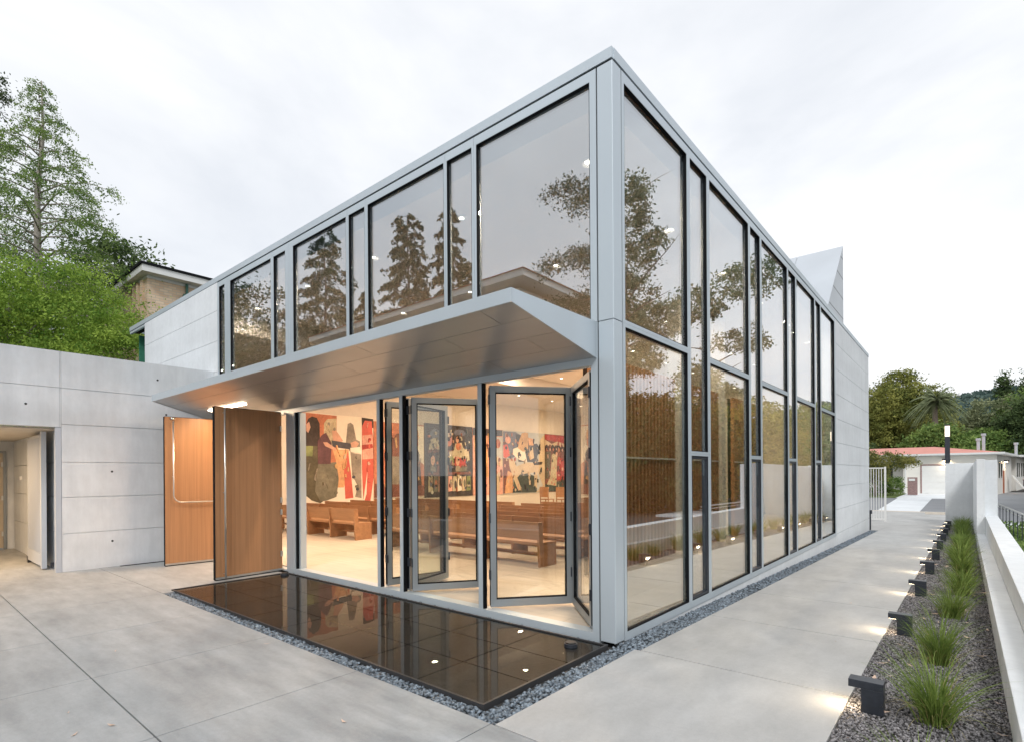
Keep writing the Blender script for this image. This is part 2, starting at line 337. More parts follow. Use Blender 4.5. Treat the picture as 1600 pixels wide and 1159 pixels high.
# back, side and mural walls, floor and ceiling of the hall
B((-13.95,.25,0), (-13.7,20.6,5.4)).build('mural_wall', CONC_IN, bl)
B((-13.7,20.6,0), (-3.0,20.85,5.4)).build('back_wall', CONC_IN, bl)
B((-3.0,17.15,-.5), (-.26,17.395,5.4)).build('back_wall', CONC_IN, bl); B((-3.25,17.15,-.5), (-3.002,20.85,5.4)).build('side_wall', CONC_IN, bl)
B((-.3,11.3,0), (-.262,17.1,5.3)).build('side_wall', CONC_IN, bl)
mb = MB()
for k in range(38):
    x0 = -13.69+k*.36; mb.box((x0,.13,-.02), (min(x0+.357,-.07), 20.59 if x0 < -3.7 else 17.14, .052+.0004*(k%3)))
mb.build('floor', FLOOR, bl)
B((-9.999,.24,5.24), (-3.251,20.59,5.36)).build('ceiling', PLASTER, bl); B((-3.249,.24,5.24), (-.22,17.14,5.36)).build('ceiling', PLASTER, bl); B((-13.69,.24,4.80), (-10.0,20.59,5.36)).build('ceiling', PLASTER, bl)
mb = MB(); mb.box((-13.4,.17,5.22), (-.18,.238,5.42)); mb.box((-.218,.239,5.22), (-.18,11.2,5.42)); mb.build('bulkhead', PLASTER, bl)
# roof, eaves fascia with its shadow gap
rf = MB(); rf.box((-14.6,.03,5.51), (-.03,17.37,5.585)); rf.box((-14.6,17.37,5.51), (-3.0,20.85,5.585)); roof = rf.build('roof', ZINC, bl)
fa = MB(); fa.box((-14.67,-.004,5.497), (-6.1,.03,ZR)); fa.box((-6.096,-.004,5.497), (-.002,.03,ZR)); fa.box((-.03,.031,5.497), (.004,6.2,ZR)); fa.box((-.03,6.204,5.497), (.004,17.42,ZR))
fa.box((-14.70,-.004,5.497), (-14.672,20.9,ZR)); fa.build('fascia', ALU, roof)
B((-14.67,.0,5.42), (-13.46,.05,5.475)).build('soffit_edge', ALU, bl)
B((-14.6,.012,5.45), (-.02,.2,5.497)).build('shadow_gap', GASK, bl)
# green ribbed glazing at the far left, small white upstand
B((-14.60,.35,3.0), (-13.46,.38,5.42)).build('ribbed_glazing', GREENGL, bl); B((-14.66,.2,3.6), (-14.62,6,5.42)).build('ribbed_glazing', GREENGL, bl)
B((-14.72,-.15,3.6), (-14.50,.0,4.22)).build('vent_box', TRIMW, bl)
# light monitor on the roof
sk = MB(); P = [(14.5,8.43),(14.5,5.58),(11.6,5.58)]
for k in range(6):
    xa, xb = -.30-k*1.25, -.30-(k+1)*1.25+.012
    sk.prism(P, lambda p: (xb,p[0],p[1]), lambda p: (xa,p[0],p[1]))
mon = sk.build('light_monitor', ZINC, bl)
for z in (6.2, 6.8, 7.4, 8.0):
    ya = 11.6+(z-5.58)*(2.9/2.85); B((-.31,ya+.03,z), (-.297,14.47,z+.012)).build('seam', JOINT, mon)
# corner column
cl = MB(); cl.box((-.165,.0,.004), (0,.165,3.046)); cl.box((-.165,.0,3.052), (0,.165,5.475)); cl.build('corner_column', ALU, bl, bevel=.004)
B((-.1755,.012,.002), (-.1655,.10,5.475)).build('seam', GASK, bl); B((-.10,.1655,.002), (-.012,.1755,5.475)).build('seam', GASK, bl)

# --- windows: aluminium frame, black gasket lining, recessed pane
def tilt(plane, a_, z_):          # float glass never sits perfectly true: each pane leans by a millimetre or so
    t1, t2 = random.uniform(-.0016,.0016), random.uniform(-.0012,.0012)
    return (lambda q: (q[0]+(q[1]-a_)*t1+(q[2]-z_)*t2, q[1], q[2])) if plane == 'x' else (lambda q: (q[0], q[1]+(q[0]-a_)*t1+(q[2]-z_)*t2, q[2]))
def window(plane, a0, a1, z0, z1, ia0, ia1, iz0, iz1, casement=False):
    """cell a0..a1, z0..z1 with the opening ia0..ia1, iz0..iz1. plane 'x' faces +x (x=0), 'y' faces -y (y=0)"""
    e = .0015; a0 += e*1.5; a1 -= e*1.5
    if plane == 'x': Q = lambda d, a, z: (-d, a, z)
    else: Q = lambda d, a, z: (a, d, z)
    def ring(mb, A0, A1, Z0, Z1, B0, B1, W0, W1, d0, d1):
        mb.box(Q(d0,A0,Z0), Q(d1,B0,Z1)); mb.box(Q(d0,B1,Z0), Q(d1,A1,Z1))
        mb.box(Q(d0,B0,Z0), Q(d1,B1,W0)); mb.box(Q(d0,B0,W1), Q(d1,B1,Z1))
    m1 = MB(); ring(m1, a0, a1, z0, z1, ia0, ia1, iz0, iz1, 0, .078)
    o = m1.build('window', ALU, bl)
    g_ = .008; m2 = MB(); ring(m2, ia0+.0005, ia1-.0005, iz0+.0005, iz1-.0005, ia0+g_, ia1-g_, iz0+g_, iz1-g_, .003, .052); m2.build('gasket', GASK, o)
    if casement:
        c = .030; m3 = MB(); ring(m3, ia0+g_+.001, ia1-g_-.001, iz0+g_+.001, iz1-g_-.001, ia0+g_+c, ia1-g_-c, iz0+g_+c, iz1-g_-c,   .008, .07); m3.build('casement', BLACKM, o); g_ += c
    B(Q(.038, ia0+g_+.0005, iz0+g_+.0005), Q(.049, ia1-g_-.0005, iz1-g_-.0005), tilt(plane, ia0, iz0)).build('pane', PANE_U if z1 > 5 else PANE, o)
yb = [.176,1.805,2.445,4.165,4.77,6.49,7.125,8.84,9.45,11.265]
for i in range(9):
    a0, a1 = yb[i], yb[i+1]; i0 = a0+(.05 if i == 0 else .047); i1 = a1-(.047 if i < 8 else .13)
    if i % 2 == 0:
        window('x', a0, a1, -.012, 3.048, i0, i1, .07, 3.015); window('x', a0, a1, 3.050, 5.474, i0, i1, 3.082, 5.375)
    else:
        window('x', a0, a1, -.012, 1.838, i0, i1, .07, 1.812, True); window('x', a0, a1, 1.840, 5.474, i0, i1, 1.866, 5.375)
xb = [-8.97,-8.50,-6.67,-6.08,-4.372,-3.907,-2.286,-1.803,-.176]
op = [(-8.89,-8.63),(-8.37,-6.72),(-6.62,-6.21),(-5.95,-4.408),(-4.337,-3.945),(-3.87,-2.314),(-2.258,-1.84),(-1.767,-.250)]
for i in range(8): window('y', xb[i], xb[i+1], 3.052, 5.474, op[i][0], op[i][1], 3.085, 5.375)

# --- canopy
cp = MB(); cx0, cx1, cy = -8.57, -.185, -1.265
cp.prism([(cx0+.006,cy+.009),(cx1-.012,cy+.009),(cx1-.012,-.001),(-9.13,-.001)], lambda p: (p[0],p[1],3.0), lambda p: (p[0],p[1],3.045)); can = cp.build('canopy', ALU, bl)
zs_ = lambda y: 2.714+(2.949-2.714)*(-y/1.265)
mb = MB(); rows = [0,-.32,-.64,-.96,-1.25]
for r in range(4):
    ya, yb_ = rows[r]-.003, rows[r+1]+.003
    cuts = [-8.57-.0, *[c+(.75 if r % 2 else 0) for c in (-6.78,-5.0,-3.1,-1.3)][:4], cx1-.012]
    for i in range(len(cuts)-1):
        xa, xb2 = cuts[i]+.003, cuts[i+1]-.003
        if i == 0: pa, pb = -9.15-(.58)*(ya)/1.265*1.0 if False else -9.13+(-ya/1.265)*.57, -9.13+(-yb_/1.265)*.57; poly = [(pb,yb_),(xb2,yb_),(xb2,ya),(pa,ya)]
        else: poly = [(xa,yb_),(xb2,yb_),(xb2,ya),(xa,ya)]
        mb.prism(poly, lambda p: (p[0],p[1],zs_(p[1])), lambda p: (p[0],p[1],zs_(p[1])+.012))
mb.build('soffit', SOFF, can)
mb = MB(); mb.prism([(cx0+.01,cy+.01),(cx1-.014,cy+.01),(cx1-.014,-.004),(-9.13,-.004)], lambda p: (p[0],p[1],zs_(p[1])+.014), lambda p: (p[0],p[1],2.999)); mb.build('soffit_void', GASK, can)
mb = MB()
for a, b in ((cx0,-6.034),(-6.032,-3.097),(-3.095,cx1)): mb.box((a,cy-.006,2.940), (b,cy+.008,3.052))
mb.prism([(-1.259,2.942),(-1.259,3.052),(0,3.052),(0,2.705)], lambda p: (cx1-.011,p[0],p[1]), lambda p: (cx1,p[0],p[1]))
mb.prism([(cx0-.002,cy+.009),(cx0+.004,cy+.009),(-9.14,-.02),(-9.15,-.02)], lambda p: (p[0],p[1],zs_(p[1])-.008), lambda p: (p[0],p[1],3.052))
mb.build('fascia', ALU, can)
cstrip = B((-8.05,-.53,2.800), (-6.62,-.47,2.812), lambda q: (q[0],q[1],zs_(q[1])-.004+(q[2]-2.812))).build('strip_light', LAMPS, can)
area('strip_glow', (-7.3,-.50,2.765), 1.4, 26, (1,.66,.38), parent=bl, sizey=.06)

# --- lower front: header, sill, jambs
fr = MB(); fr.box((-8.37,.001,2.643), (-.177,.10,3.050)); fr.box((-8.30,.0,.0), (-6.215,.12,.03))
fr.build('header', ALU, bl)
fr = MB(); fr.box((-6.16,-.001,-.03), (-.177,.145,.068)); fr.build('sill', ALU, bl)
fr = MB(); 
for a, b in (((-6.213,0,.0), (-6.072,.16,2.642)), ((-6.068,.001,.069), (-5.945,.16,2.642)), ((-8.378,0,0), (-8.30,.14,2.642)), ((-.252,0,.069), (-.177,.14,2.642))): B(a, b).build('jamb', ALU, bl)
mb = MB(); mb.box((-5.943,.02,.069), (-5.915,.12,2.642)); mb.build('gasket', GASK, bl)
B((-5.914,.06,.069), (-5.87,.165,2.642)).build('inner_jamb', ALU, bl)

# --- folding glass doors
def leaf(p0, p1, z0=.085, z1=2.615):
    p0, p1 = Vector((*p0,0)), Vector((*p1,0)); L = (p1-p0).length; d = (p1-p0)/L; n_ = Vector((-d.y, d.x, 0))
    T = lambda q: tuple(p0+d*q[0]+n_*q[1]+Vector((0,0,q[2])))
    mb = MB(); s, h = .068, .03
    mb.box((0,-h,z0),(s,h,z1),T); mb.box((L-s,-h,z0),(L,h,z1),T); mb.box((s,-h,z0),(L-s,h,z0+.085),T); mb.box((s,-h,z1-.075),(L-s,h,z1),T)
    o = mb.build('folding_door', ALU_D, bl, bevel=.002)
    g = MB(); e = .010; a0, a1, b0, b1 = s+.0005, L-s-.0005, z0+.0855, z1-.0755
    g.box((a0,-.026,b0),(a0+e,.026,b1),T); g.box((a1-e,-.026,b0),(a1,.026,b1),T); g.box((a0+e,-.026,b0),(a1-e,.026,b0+e),T); g.box((a0+e,-.026,b1-e),(a1-e,.026,b1),T)
    g.box((-.004,-.024,z0+.02),(-.0005,.024,z1-.02),T); g.box((L+.0005,-.024,z0+.02),(L+.004,.024,z1-.02),T)
    g.build('gasket', GASK, o)
    MB().box((a0+e,-.008,b0+e),(a1-e,.008,b1-e),T).build('pane', PANED, o)
    for zz in (.35,1.0,1.75,2.35): MB().box((L-.004,-.045,zz),(L+.014,.02,zz+.11),T).build('hinge', BLACKM, o); MB().box((-.014,-.045,zz+.05),(.004,.02,zz+.16),T).build('hinge', BLACKM, o)
leaf((-3.585,.075), (-3.405,1.00)); leaf((-3.13,.075), (-3.355,.985))
leaf((-3.04,.075), (-2.50,.83)); leaf((-2.455,.80), (-1.80,.10))
leaf((-1.665,.085), (-1.045,.83)); leaf((-1.00,.82), (-.300,.10))
for a in (-3.70,-3.205,-1.775):
    B((a,.004,.0685), (a+.062,.062,2.6425)).build('track_post', ALU, bl, bevel=.003); B((a+.063,.012,.07), (a+.082,.060,2.64)).build('gasket', GASK, bl)

# --- timber entrance doors
def door(p0, p1, name_label, hd):
    p0, p1 = Vector((*p0,0)), Vector((*p1,0)); L = (p1-p0).length; d = (p1-p0)/L; n_ = Vector((d.y, -d.x, 0))
    if n_.x < 0: n_ = -n_
    T = lambda q: tuple(p0+d*q[0]+n_*q[1]+Vector((0,0,q[2])))
    o = MB().box((0,-.055,.018),(L,0,2.668),T).build('entrance_door', OAKD, bl, bevel=.002); tag(o, name_label)
    mb = MB(); mb.box((L+.0005,-.056,.016),(L+.008,.002,2.67),T); mb.box((0,-.056,.006),(L,.003,.017),T); mb.box((0,-.056,2.669),(L,.001,2.674),T); mb.build('edge_trim', GASK, o)
    mb = MB(); mb.box((0,.0005,.018),(L,.004,.05),T); mb.build('kick_strip', STEEL, o)
    mb = MB(); X = L-.125
    if hd == 'pole':
        mb.tube([T((X,.055,.03)),T((X,.055,2.66))], .014, 10)
        for z in (.10,1.35,2.58): mb.tube([T((X,0,z)),T((X,.055,z))], .008, 8)
    else:
        pts = [(X,.055,2.60),(X,.055,1.30)]+[(X-.13+.13*math.cos(t),.055,1.27-.13*math.sin(t)) for t in np.linspace(0,math.pi/2,7)]+[(.08,.055,1.14)]
        mb.tube([T(q) for q in pts], .013, 10)
        for z in (2.55,1.6): mb.tube([T((X,0,z)),T((X,.055,z))], .009, 8)
        mb.tube([T((.15,0,1.14)),T((.15,.055,1.14))], .009, 8)
        mb.box((X-.03,-.001,2.62),(X+.03,.03,2.66),T)
    mb.build('handle', STEEL, o, smooth=True)
    for z in (.25,.95,1.15,2.35): MB().box((.0,.001,z),(.035,.02,z+.09),T).build('hinge', STEEL, o)
door((-6.31,-.03), (-6.25,-1.11), 'open timber door with a full height steel pole handle, turned edge on to the wall', 'pole')
door((-8.28,-.03), (-8.38,-1.13), 'open timber door lit orange, with a steel rail handle that curves to the horizontal', 'rail')

# --- downlights: a trim ring, a lit lens and its lamp
tm, ln = MB(), MB()
for i in range(7):
    for j in range(9):
        x, y = -.84-2.1*i, .92+2.30*j; zc_ = 5.24 if x > -10 else 4.80
        if (x > -3.2 and y > 17) or x < -13.3 or y > 20: continue
        o = MB().cyl((x,y,zc_-.010), .075, .012, 20).build('downlight', TRIMW, bl); MB().cyl((x,y,zc_-.016), .036, .008, 20).build('lens', LAMP, o)
        if (i+j) % 2 == 0 or i == 0: area('downlight_beam', (x,y,zc_-.025), .16, 66, (1,.73,.50), parent=bl)

ZT_ = 3.42
# --- vertical slat screens behind the side glazing
def screen(y0, y1, x=-1.78, zt=ZT_):
    s = MB(); n = int(round((y1-y0)/.135))
    for k in range(n): s.box((x-.085, y0+k*.135, .055), (x+.0, y0+k*.135+.06, zt))
    o = s.build('slat_screen', SLAT, bl); B((x-.16,y0,.055), (x-.14,y1-.06,zt)).build('gap_shade_sheet', GAPSHADE, o); MB().box((x+.001,y0,1.855), (x+.018,y1-.06,1.885)).build('rail', CONC_IN, o)  # dark sheet added behind the slats so their gaps look shaded
screen(2.50, 5.60); screen(6.25, 8.05); screen(9.0, 10.9)
B((-2.1,5.9,.05), (-1.85,6.15,5.235)).build('inner_column', CONC_IN, bl); B((-2.1,8.35,.05), (-1.85,8.6,5.235)).build('inner_column', CONC_IN, bl)

# ============================================================ MURALS on the far wall
def paint(name, c, st=.34, sc=2.2): return mat(name, [v*.86+sum(c)/3*.14 for v in c], .7, noise=[((sc*3,sc,sc), st, 6), (sc*5, st*.6, 4)])
PC = dict(terra=paint('terracotta_paint',(.50,.16,.07)), white=paint('cream_paint',(.80,.72,.58),.06), olive=paint('olive_paint',(.10,.085,.045)), green=paint('leaf_green_paint',(.20,.24,.08)),
 dark=paint('umber_paint',(.045,.03,.025),.5), skin=paint('rose_paint',(.62,.33,.22),.15), plum=paint('plum_paint',(.13,.05,.06)), straw=paint('straw_paint',(.50,.42,.26)), moss=paint('moss_paint',(.17,.16,.11)),
 slate=paint('slate_paint',(.06,.06,.075)), orange=paint('apricot_paint',(.66,.34,.14)), red=paint('vermilion_paint',(.62,.09,.055),.15), grey=paint('taupe_paint',(.26,.22,.17)), crimson=paint('crimson_paint',(.40,.03,.02)),
 blue=paint('dusk_blue_paint',(.13,.14,.20)), pale=paint('pale_blue_paint',(.45,.47,.46),.12), pink=paint('salmon_paint',(.70,.33,.24)), hide=paint('oat_paint',(.58,.44,.27),.15), forest=paint('forest_paint',(.045,.06,.045),.5), brown=paint('russet_paint',(.20,.06,.035)), gold=paint('ochre_paint',(.55,.32,.12)))
XW = -13.695
def mural(label, base, y0, y1, z0, z1, shapes):
    o = thing('mural_panel', (XW, (y0+y1)/2, z0), label, 'mural', 'painted panels on the far wall of the hall')
    B((XW,y0,z0), (XW+.03,y1,z1)).build('board', PC[base], o)
    for i, (c, poly) in enumerate(shapes):
        ar = sum(poly[k][0]*poly[(k+1)%len(poly)][1]-poly[(k+1)%len(poly)][0]*poly[k][1] for k in range(len(poly)))
        p = poly if ar > 0 else poly[::-1]; h = .0315+.0006*i
        p = [(min(max(a,y0+.002),y1-.002), min(max(b,z0+.002),z1-.002)) for a,b in p]
        MB().prism(p, lambda q: (XW+.0305,q[0],q[1]), lambda q: (XW+h,q[0],q[1])).build('painted_shape', PC[c], o)
def crowd(y0, y1, z0, z1, n, cols, lo=.05, hi=.16, seed=1):
    """small dabs, faces and folds that fill out a painted scene"""
    q = random.Random(seed); out_ = []
    for _ in range(n):
        y, z = q.uniform(y0,y1), q.uniform(z0,z1); a, b = q.uniform(lo,hi), q.uniform(lo,hi)*1.5; k = q.randrange(3); c = q.choice(cols)
        if k == 0: out_.append((c, ell(y, z, a*.6, b*.6, 9)))
        elif k == 1: sl_ = q.uniform(-.6,.6)*b; out_.append((c, [(y,z),(y+a*.35,z+q.uniform(-.03,.03)),(y+a*.5+sl_,z+b*1.6),(y+sl_,z+b*1.5)]))
        else: out_.append((c, [(y,z),(y+a,z+q.uniform(-.05,.05)),(y+a*.7,z+b),(y+a*.2,z+b*.8)]))
    return out_
def ell(cy_, cz, ry, rz, n=14): return [(cy_+ry*math.cos(6.2832*k/n), cz+rz*math.sin(6.2832*k/n)) for k in range(n)]
mural('white painted panel of embracing figures and a tall red figure, leftmost on the wall', 'white', 4.28, 7.05, .66, 3.64, [
 ('terra',[(4.3,3.63),(5.59,3.61),(5.58,1.3),(4.3,1.33)]), ('dark',[(4.46,2.4),(4.48,3.22),(4.56,3.44),(4.69,3.52),(4.86,3.49),(4.96,3.31),(4.97,2.4)]), ('straw',[(5.1,2.6),(5.12,3.33),(5.23,3.47),(5.58,3.52),(5.58,2.6)]),
 ('olive',[(4.42,2.56),(4.92,2.57),(4.95,1.3),(5.1,.78),(4.97,.70),(4.67,.8),(4.4,1.02)]), ('green',[(4.47,2.56),(4.72,2.57),(4.7,2.23),(4.47,2.23)]), ('skin',[(4.49,3.25),(4.59,3.35),(4.64,3.17),(4.56,2.98),(4.49,3.04)]),
 ('grey',[(6.01,3.37),(6.12,3.42),(6.23,3.35),(6.34,2.85),(6.49,2.79),(6.52,2.4),(6.11,2.39),(5.93,2.67)]), ('grey',[(6.11,2.39),(6.54,2.34),(6.54,.81),(6.28,.86),(6.4,1.22),(6.18,1.61)]),
 ('orange',[(5.43,2.47),(6.04,2.49),(6.08,1.81),(5.84,1.2),(5.56,1.2),(5.56,2.06)]), ('red',[(6.0,2.45),(6.12,1.7),(6.21,.83),(5.9,.81),(5.85,1.81)]),
 ('moss',[(4.89,1.99),(5.56,2.06),(5.65,1.49),(5.56,.89),(5.2,.78),(4.97,.76),(4.77,1.1)]), ('plum',[(4.88,2.73),(5.05,2.95),(5.19,3.02),(5.39,2.69),(5.35,1.99),(4.89,1.99)]),
 ('straw',[(5.14,3.17),(5.2,3.36),(5.35,3.45),(5.5,3.44),(5.57,3.29),(5.57,3.07),(5.36,2.95),(5.19,3.05)]), ('skin',[(5.4,3.1),(5.55,3.12),(5.7,2.95),(5.82,2.78),(5.7,2.7),(5.45,2.78)]), ('slate',[(5.39,2.78),(6.15,2.70),(6.09,2.50),(5.43,2.56)]),
 ('skin',[(5.08,2.7),(5.22,2.71),(5.57,2.5),(5.53,2.44),(5.15,2.58)]), ('skin',[(6.11,2.72),(6.3,2.8),(6.45,2.72),(6.35,2.58),(6.15,2.58)]), ('white',[(6.1,2.55),(6.49,2.6),(6.53,2.36),(6.11,2.42)]),
 ('dark',[(6.57,3.63),(7.04,3.61),(7.04,3.29),(6.58,3.29)]), ('red',[(6.58,3.33),(6.69,3.53),(6.98,3.52),(7.0,3.2),(7.04,2.9),(7.04,1.5),(6.9,.68),(6.62,.7),(6.57,1.81)]), ('pink',[(6.58,3.0),(7.0,3.06),(7.03,2.69),(7.03,2.2),(6.58,2.16)]),
 ('crimson',[(6.57,2.67),(7.0,2.72),(7.03,2.59),(6.57,2.5)]), ('white',[(6.78,1.74),(6.74,.95),(6.64,.68),(6.60,.68)])]
 + crowd(4.5,5.55,.95,1.9,12,['moss','olive','grey'],.04,.12,3)+crowd(5.15,5.5,2.95,3.35,10,['straw','hide','grey'],.03,.08,4)+crowd(5.55,6.0,1.5,2.4,9,['gold','orange','hide'],.05,.12,5)+crowd(6.62,6.95,.9,3.3,9,['crimson','pink','red'],.05,.12,6)+crowd(6.2,6.45,1.0,2.3,6,['grey','moss','slate'],.05,.1,7))
mural('terracotta painted panel with seated brown figures, second from the left', 'terra', 7.07, 9.40, .80, 3.54, [
 ('white',[(8.3,3.53),(9.39,3.50),(9.39,2.0),(9.1,2.2),(8.6,3.1)]), ('brown',[(7.72,3.2),(7.9,3.0),(8.1,3.15),(8.22,3.16),(8.25,2.3),(7.74,2.3)]), ('grey',[(7.7,2.3),(8.3,2.3),(8.4,1.3),(7.7,1.2)]), ('orange',[(8.8,3.19),(9.09,3.36),(9.16,3.07),(9.02,2.66),(8.8,2.55)]),
 ('dark',ell(8.95,2.35,.22,.28)), ('skin',ell(8.92,2.3,.12,.17)), ('dark',[(8.4,2.0),(9.2,2.05),(9.3,.82),(8.4,.82)]), ('brown',[(7.09,1.3),(9.39,1.2),(9.39,.81),(7.09,.81)])]+crowd(7.2,9.2,.9,3.2,34,['brown','umber' if False else 'dark','terra','grey','gold','skin'],.06,.2,8))
S = [('brown',[(9.6,2.58),(11.9,2.64),(11.9,2.52),(9.6,2.48)]), ('brown',[(9.6,1.70),(12.0,1.72),(12.0,1.62),(9.6,1.60)]), ('blue',ell(10.0,3.15,.3,.3)), ('blue',ell(11.35,3.35,.35,.14)), ('straw',[(9.74,3.0),(9.95,3.08),(10.25,2.95),(10.25,2.62),(9.64,2.6)]), ('terra',ell(10.75,3.05,.16,.28)), ('skin',ell(10.55,2.85,.14,.3)),
 ('dark',ell(11.25,3.0,.26,.26)), ('straw',[(11.0,2.60),(11.1,2.9),(11.45,2.94),(11.55,2.72),(11.86,2.66),(11.92,2.22),(10.7,2.3),(10.7,2.55)]), ('skin',ell(11.2,3.06,.09,.13)), ('terra',ell(11.27,2.78,.17,.15)), ('crimson',[(11.05,2.36),(11.72,2.28),(11.7,1.98),(11.3,1.86),(11.05,2.0)]), ('moss',[(11.3,1.9),(11.8,1.95),(11.7,1.75),(11.3,1.74)])]
for k in range(5): S.append((('skin','olive','terra','green','skin')[k], ell(9.85+k*.34, 2.18, .11, .2))); S.append((('grey','brown','straw','dark','grey')[k], [(9.75+k*.34,1.98),(9.97+k*.34,1.98),(9.99+k*.34,1.74),(9.72+k*.34,1.74)]))
for k in range(9): S.append((('straw','moss','skin','white','pink','straw','white','hide','green')[k], [(9.62+k*.265,1.55),(9.82+k*.265,1.56),(9.84+k*.265,.95),(9.6+k*.265,.92)])); S.append((('dark','terra','olive','brown','grey','dark','olive','moss','forest')[k], ell(9.74+k*.265, 1.3-.05*(k%3), .07, .17)))
S += crowd(9.6,11.9,.9,3.4,110,['straw','skin','terra','dark','dark','brown','blue','white','moss','slate'],.03,.10,9)
mural('dark painted panel of crowded shelves and small figures, third from the left', 'dark', 9.43, 12.10, .71, 3.64, S)
mural('narrow striped painted panel in blue, pink and cream, between two larger panels', 'pink', 12.13, 14.07, .71, 3.63, [('slate',[(12.14,3.62),(14.06,3.62),(14.06,3.35),(12.14,3.3)]), ('pale',[(13.3,3.3),(14.06,3.3),(14.06,2.28),(13.6,2.3),(13.3,2.6)]), ('terra',ell(13.75,3.0,.17,.22)), ('gold',[(12.2,3.2),(13.0,3.2),(13.1,1.5),(12.3,1.4)]), ('hide',[(13.3,2.5),(14.06,2.28),(14.06,1.96),(13.5,2.1)]), ('brown',ell(13.95,1.65,.1,.2)), ('crimson',ell(13.5,1.9,.16,.2)), ('hide',[(13.5,1.7),(13.9,1.7),(13.85,.9),(13.6,.85)])]+crowd(12.2,13.95,.8,3.4,40,['terra','hide','skin','slate','gold','brown','crimson'],.04,.13,10))
mural('painted panel of a rider on a pale horse before a blue sky', 'pale', 14.09, 17.29, .70, 3.63, [('blue',[(14.12,3.58),(15.0,3.59),(15.6,3.4),(15.6,2.7),(14.54,2.29),(14.11,2.93)]), ('slate',[(15.0,3.5),(16.3,3.4),(16.9,2.9),(16.5,2.2),(15.2,2.2)]), ('pale',ell(16.4,3.35,.5,.26)), ('brown',[(14.1,2.36),(14.8,2.3),(14.78,.73),(14.1,.73)]), ('red',[(14.12,2.95),(14.4,3.0),(14.6,2.5),(14.3,2.35),(14.12,2.4)]), ('pink',ell(14.45,3.2,.2,.17)), ('orange',[(14.41,1.8),(14.76,1.63),(14.75,.73),(14.21,.74)]),
 ('forest',[(14.85,1.55),(15.78,1.72),(16.62,1.45),(16.61,.72),(14.78,.75)]), ('hide',[(16.93,3.34),(17.28,3.6),(17.26,.72),(16.54,.72),(17.12,1.05),(16.69,1.72)]), ('orange',[(15.94,3.38),(16.42,3.32),(16.35,3.01),(16.0,3.0)]), ('hide',[(14.48,2.37),(14.86,2.3),(15.05,1.97),(15.72,2.18),(16.62,2.15),(16.75,1.95),(16.69,1.72),(15.3,1.60),(15.1,1.45),(15.44,.87),(15.17,.84),(14.79,1.47),(14.54,1.96)]),
 ('hide',[(16.41,1.8),(16.69,1.8),(16.61,.93),(16.43,1.02)]), ('hide',[(15.95,1.7),(16.1,1.7),(16.12,1.1),(16.0,1.1)]), ('white',[(14.8,2.79),(15.2,2.9),(15.66,2.78),(15.86,2.19),(15.25,2.3),(14.8,2.54)]), ('gold',[(15.47,3.57),(15.94,3.6),(15.93,2.74),(15.52,2.69),(15.16,2.84),(15.26,3.22)]), ('gold',ell(15.72,3.5,.15,.12)), ('hide',[(16.0,3.0),(16.1,2.7),(16.3,2.95),(16.4,2.4),(16.1,2.3)]), ('dark',[(16.3,2.2),(17.1,2.22),(17.0,2.08),(16.4,2.05)])]+crowd(14.2,15.2,.8,3.4,34,['terra','brown','slate','skin','crimson','hide'],.04,.12,11)+crowd(15.2,17.0,.8,3.3,44,['slate','forest','hide','dark','gold','grey'],.04,.12,12))
S = [('crimson',[(17.31,3.6),(19.5,3.62),(19.5,3.15),(17.31,3.36)]), ('hide',[(17.31,3.35),(17.9,3.15),(18.4,3.3),(19.5,3.1),(19.5,3.0),(17.31,3.05)]), ('olive',[(17.3,2.74),(17.81,2.75),(17.65,1.4),(17.3,1.36)]), ('forest',[(17.3,1.1),(19.5,1.34),(19.5,.72),(17.3,.72)]), ('crimson',[(18.31,2.4),(19.5,2.5),(19.5,1.35),(18.3,1.3)])]
for k in range(7): S.append(('dark', ell(17.45+.27*k, 2.93, .13, .17))); S.append((('terra','skin')[k%2], ell(17.47+.27*k, 2.86, .06, .08)))
S += [('straw',[(17.9,2.62),(18.36,2.72),(18.26,1.0),(17.45,1.08),(17.75,1.5)]), ('dark',ell(18.2,2.75,.16,.14)), ('skin',ell(18.3,2.65,.09,.1))]
S += crowd(17.4,19.4,.8,3.3,60,['crimson','dark','skin','olive','red','straw','brown'],.04,.12,13)
mural('red and dark painted panel of a robed figure before a crowd, rightmost on the wall', 'brown', 17.31, 19.55, .70, 3.63, S)

# ============================================================ PEWS
def make_pew(x0, x1, y, label):
    o = thing('pew', ((x0+x1)/2, y+.3, .05), label, 'pew', 'wooden pews in rows inside the hall')
    n = max(1, int(round((x1-x0)/1.25))); zf = .053
    sb = MB(); sb.box((x0+.02,y+.06,.41), (x1-.005,y+.48,.455)); sb.build('seat', PEW, o)
    T = lambda q: (q[0], q[1]+(.06-(q[2]-.45)*.20), q[2])
    bb = MB(); bb.box((x0+.02,y-.005,.50), (x1-.02,y+.02,.80), T); bb.build('backrest', PEW, o)
    for k in range(n+1):
        xs_ = x0+(x1-x0-.05)*k/n
        MB().prism([(.02,zf),(.48,zf),(.46,.409),(.10,.409),(.085,.80),(-.03,.80),(.0,.45)], lambda p: (xs_,y+p[0],p[1]), lambda p: (xs_+.05,y+p[0],p[1])).build('support', PEW, o)
    sh = MB(); sh.box((x0+.15,y+.26,.20), (x1-.1,y+.46,.225)); sh.build('shelf', PEW, o)
    return o
ordn = ['first','second','third','fourth','fifth','sixth','seventh','eighth','ninth','tenth']
for k in range(6):
    make_pew(-13.0+.0*k, -8.62+.42*k*(1 if k < 2 else .5), 2.92+.92*k, f'wooden pew in the left block, {ordn[k]} row from the glass doors')
for k in range(7):
    make_pew(-7.0, -2.88-.0*k, 2.62+.92*k, f'wooden pew in the right block, {ordn[k]} row from the glass doors')
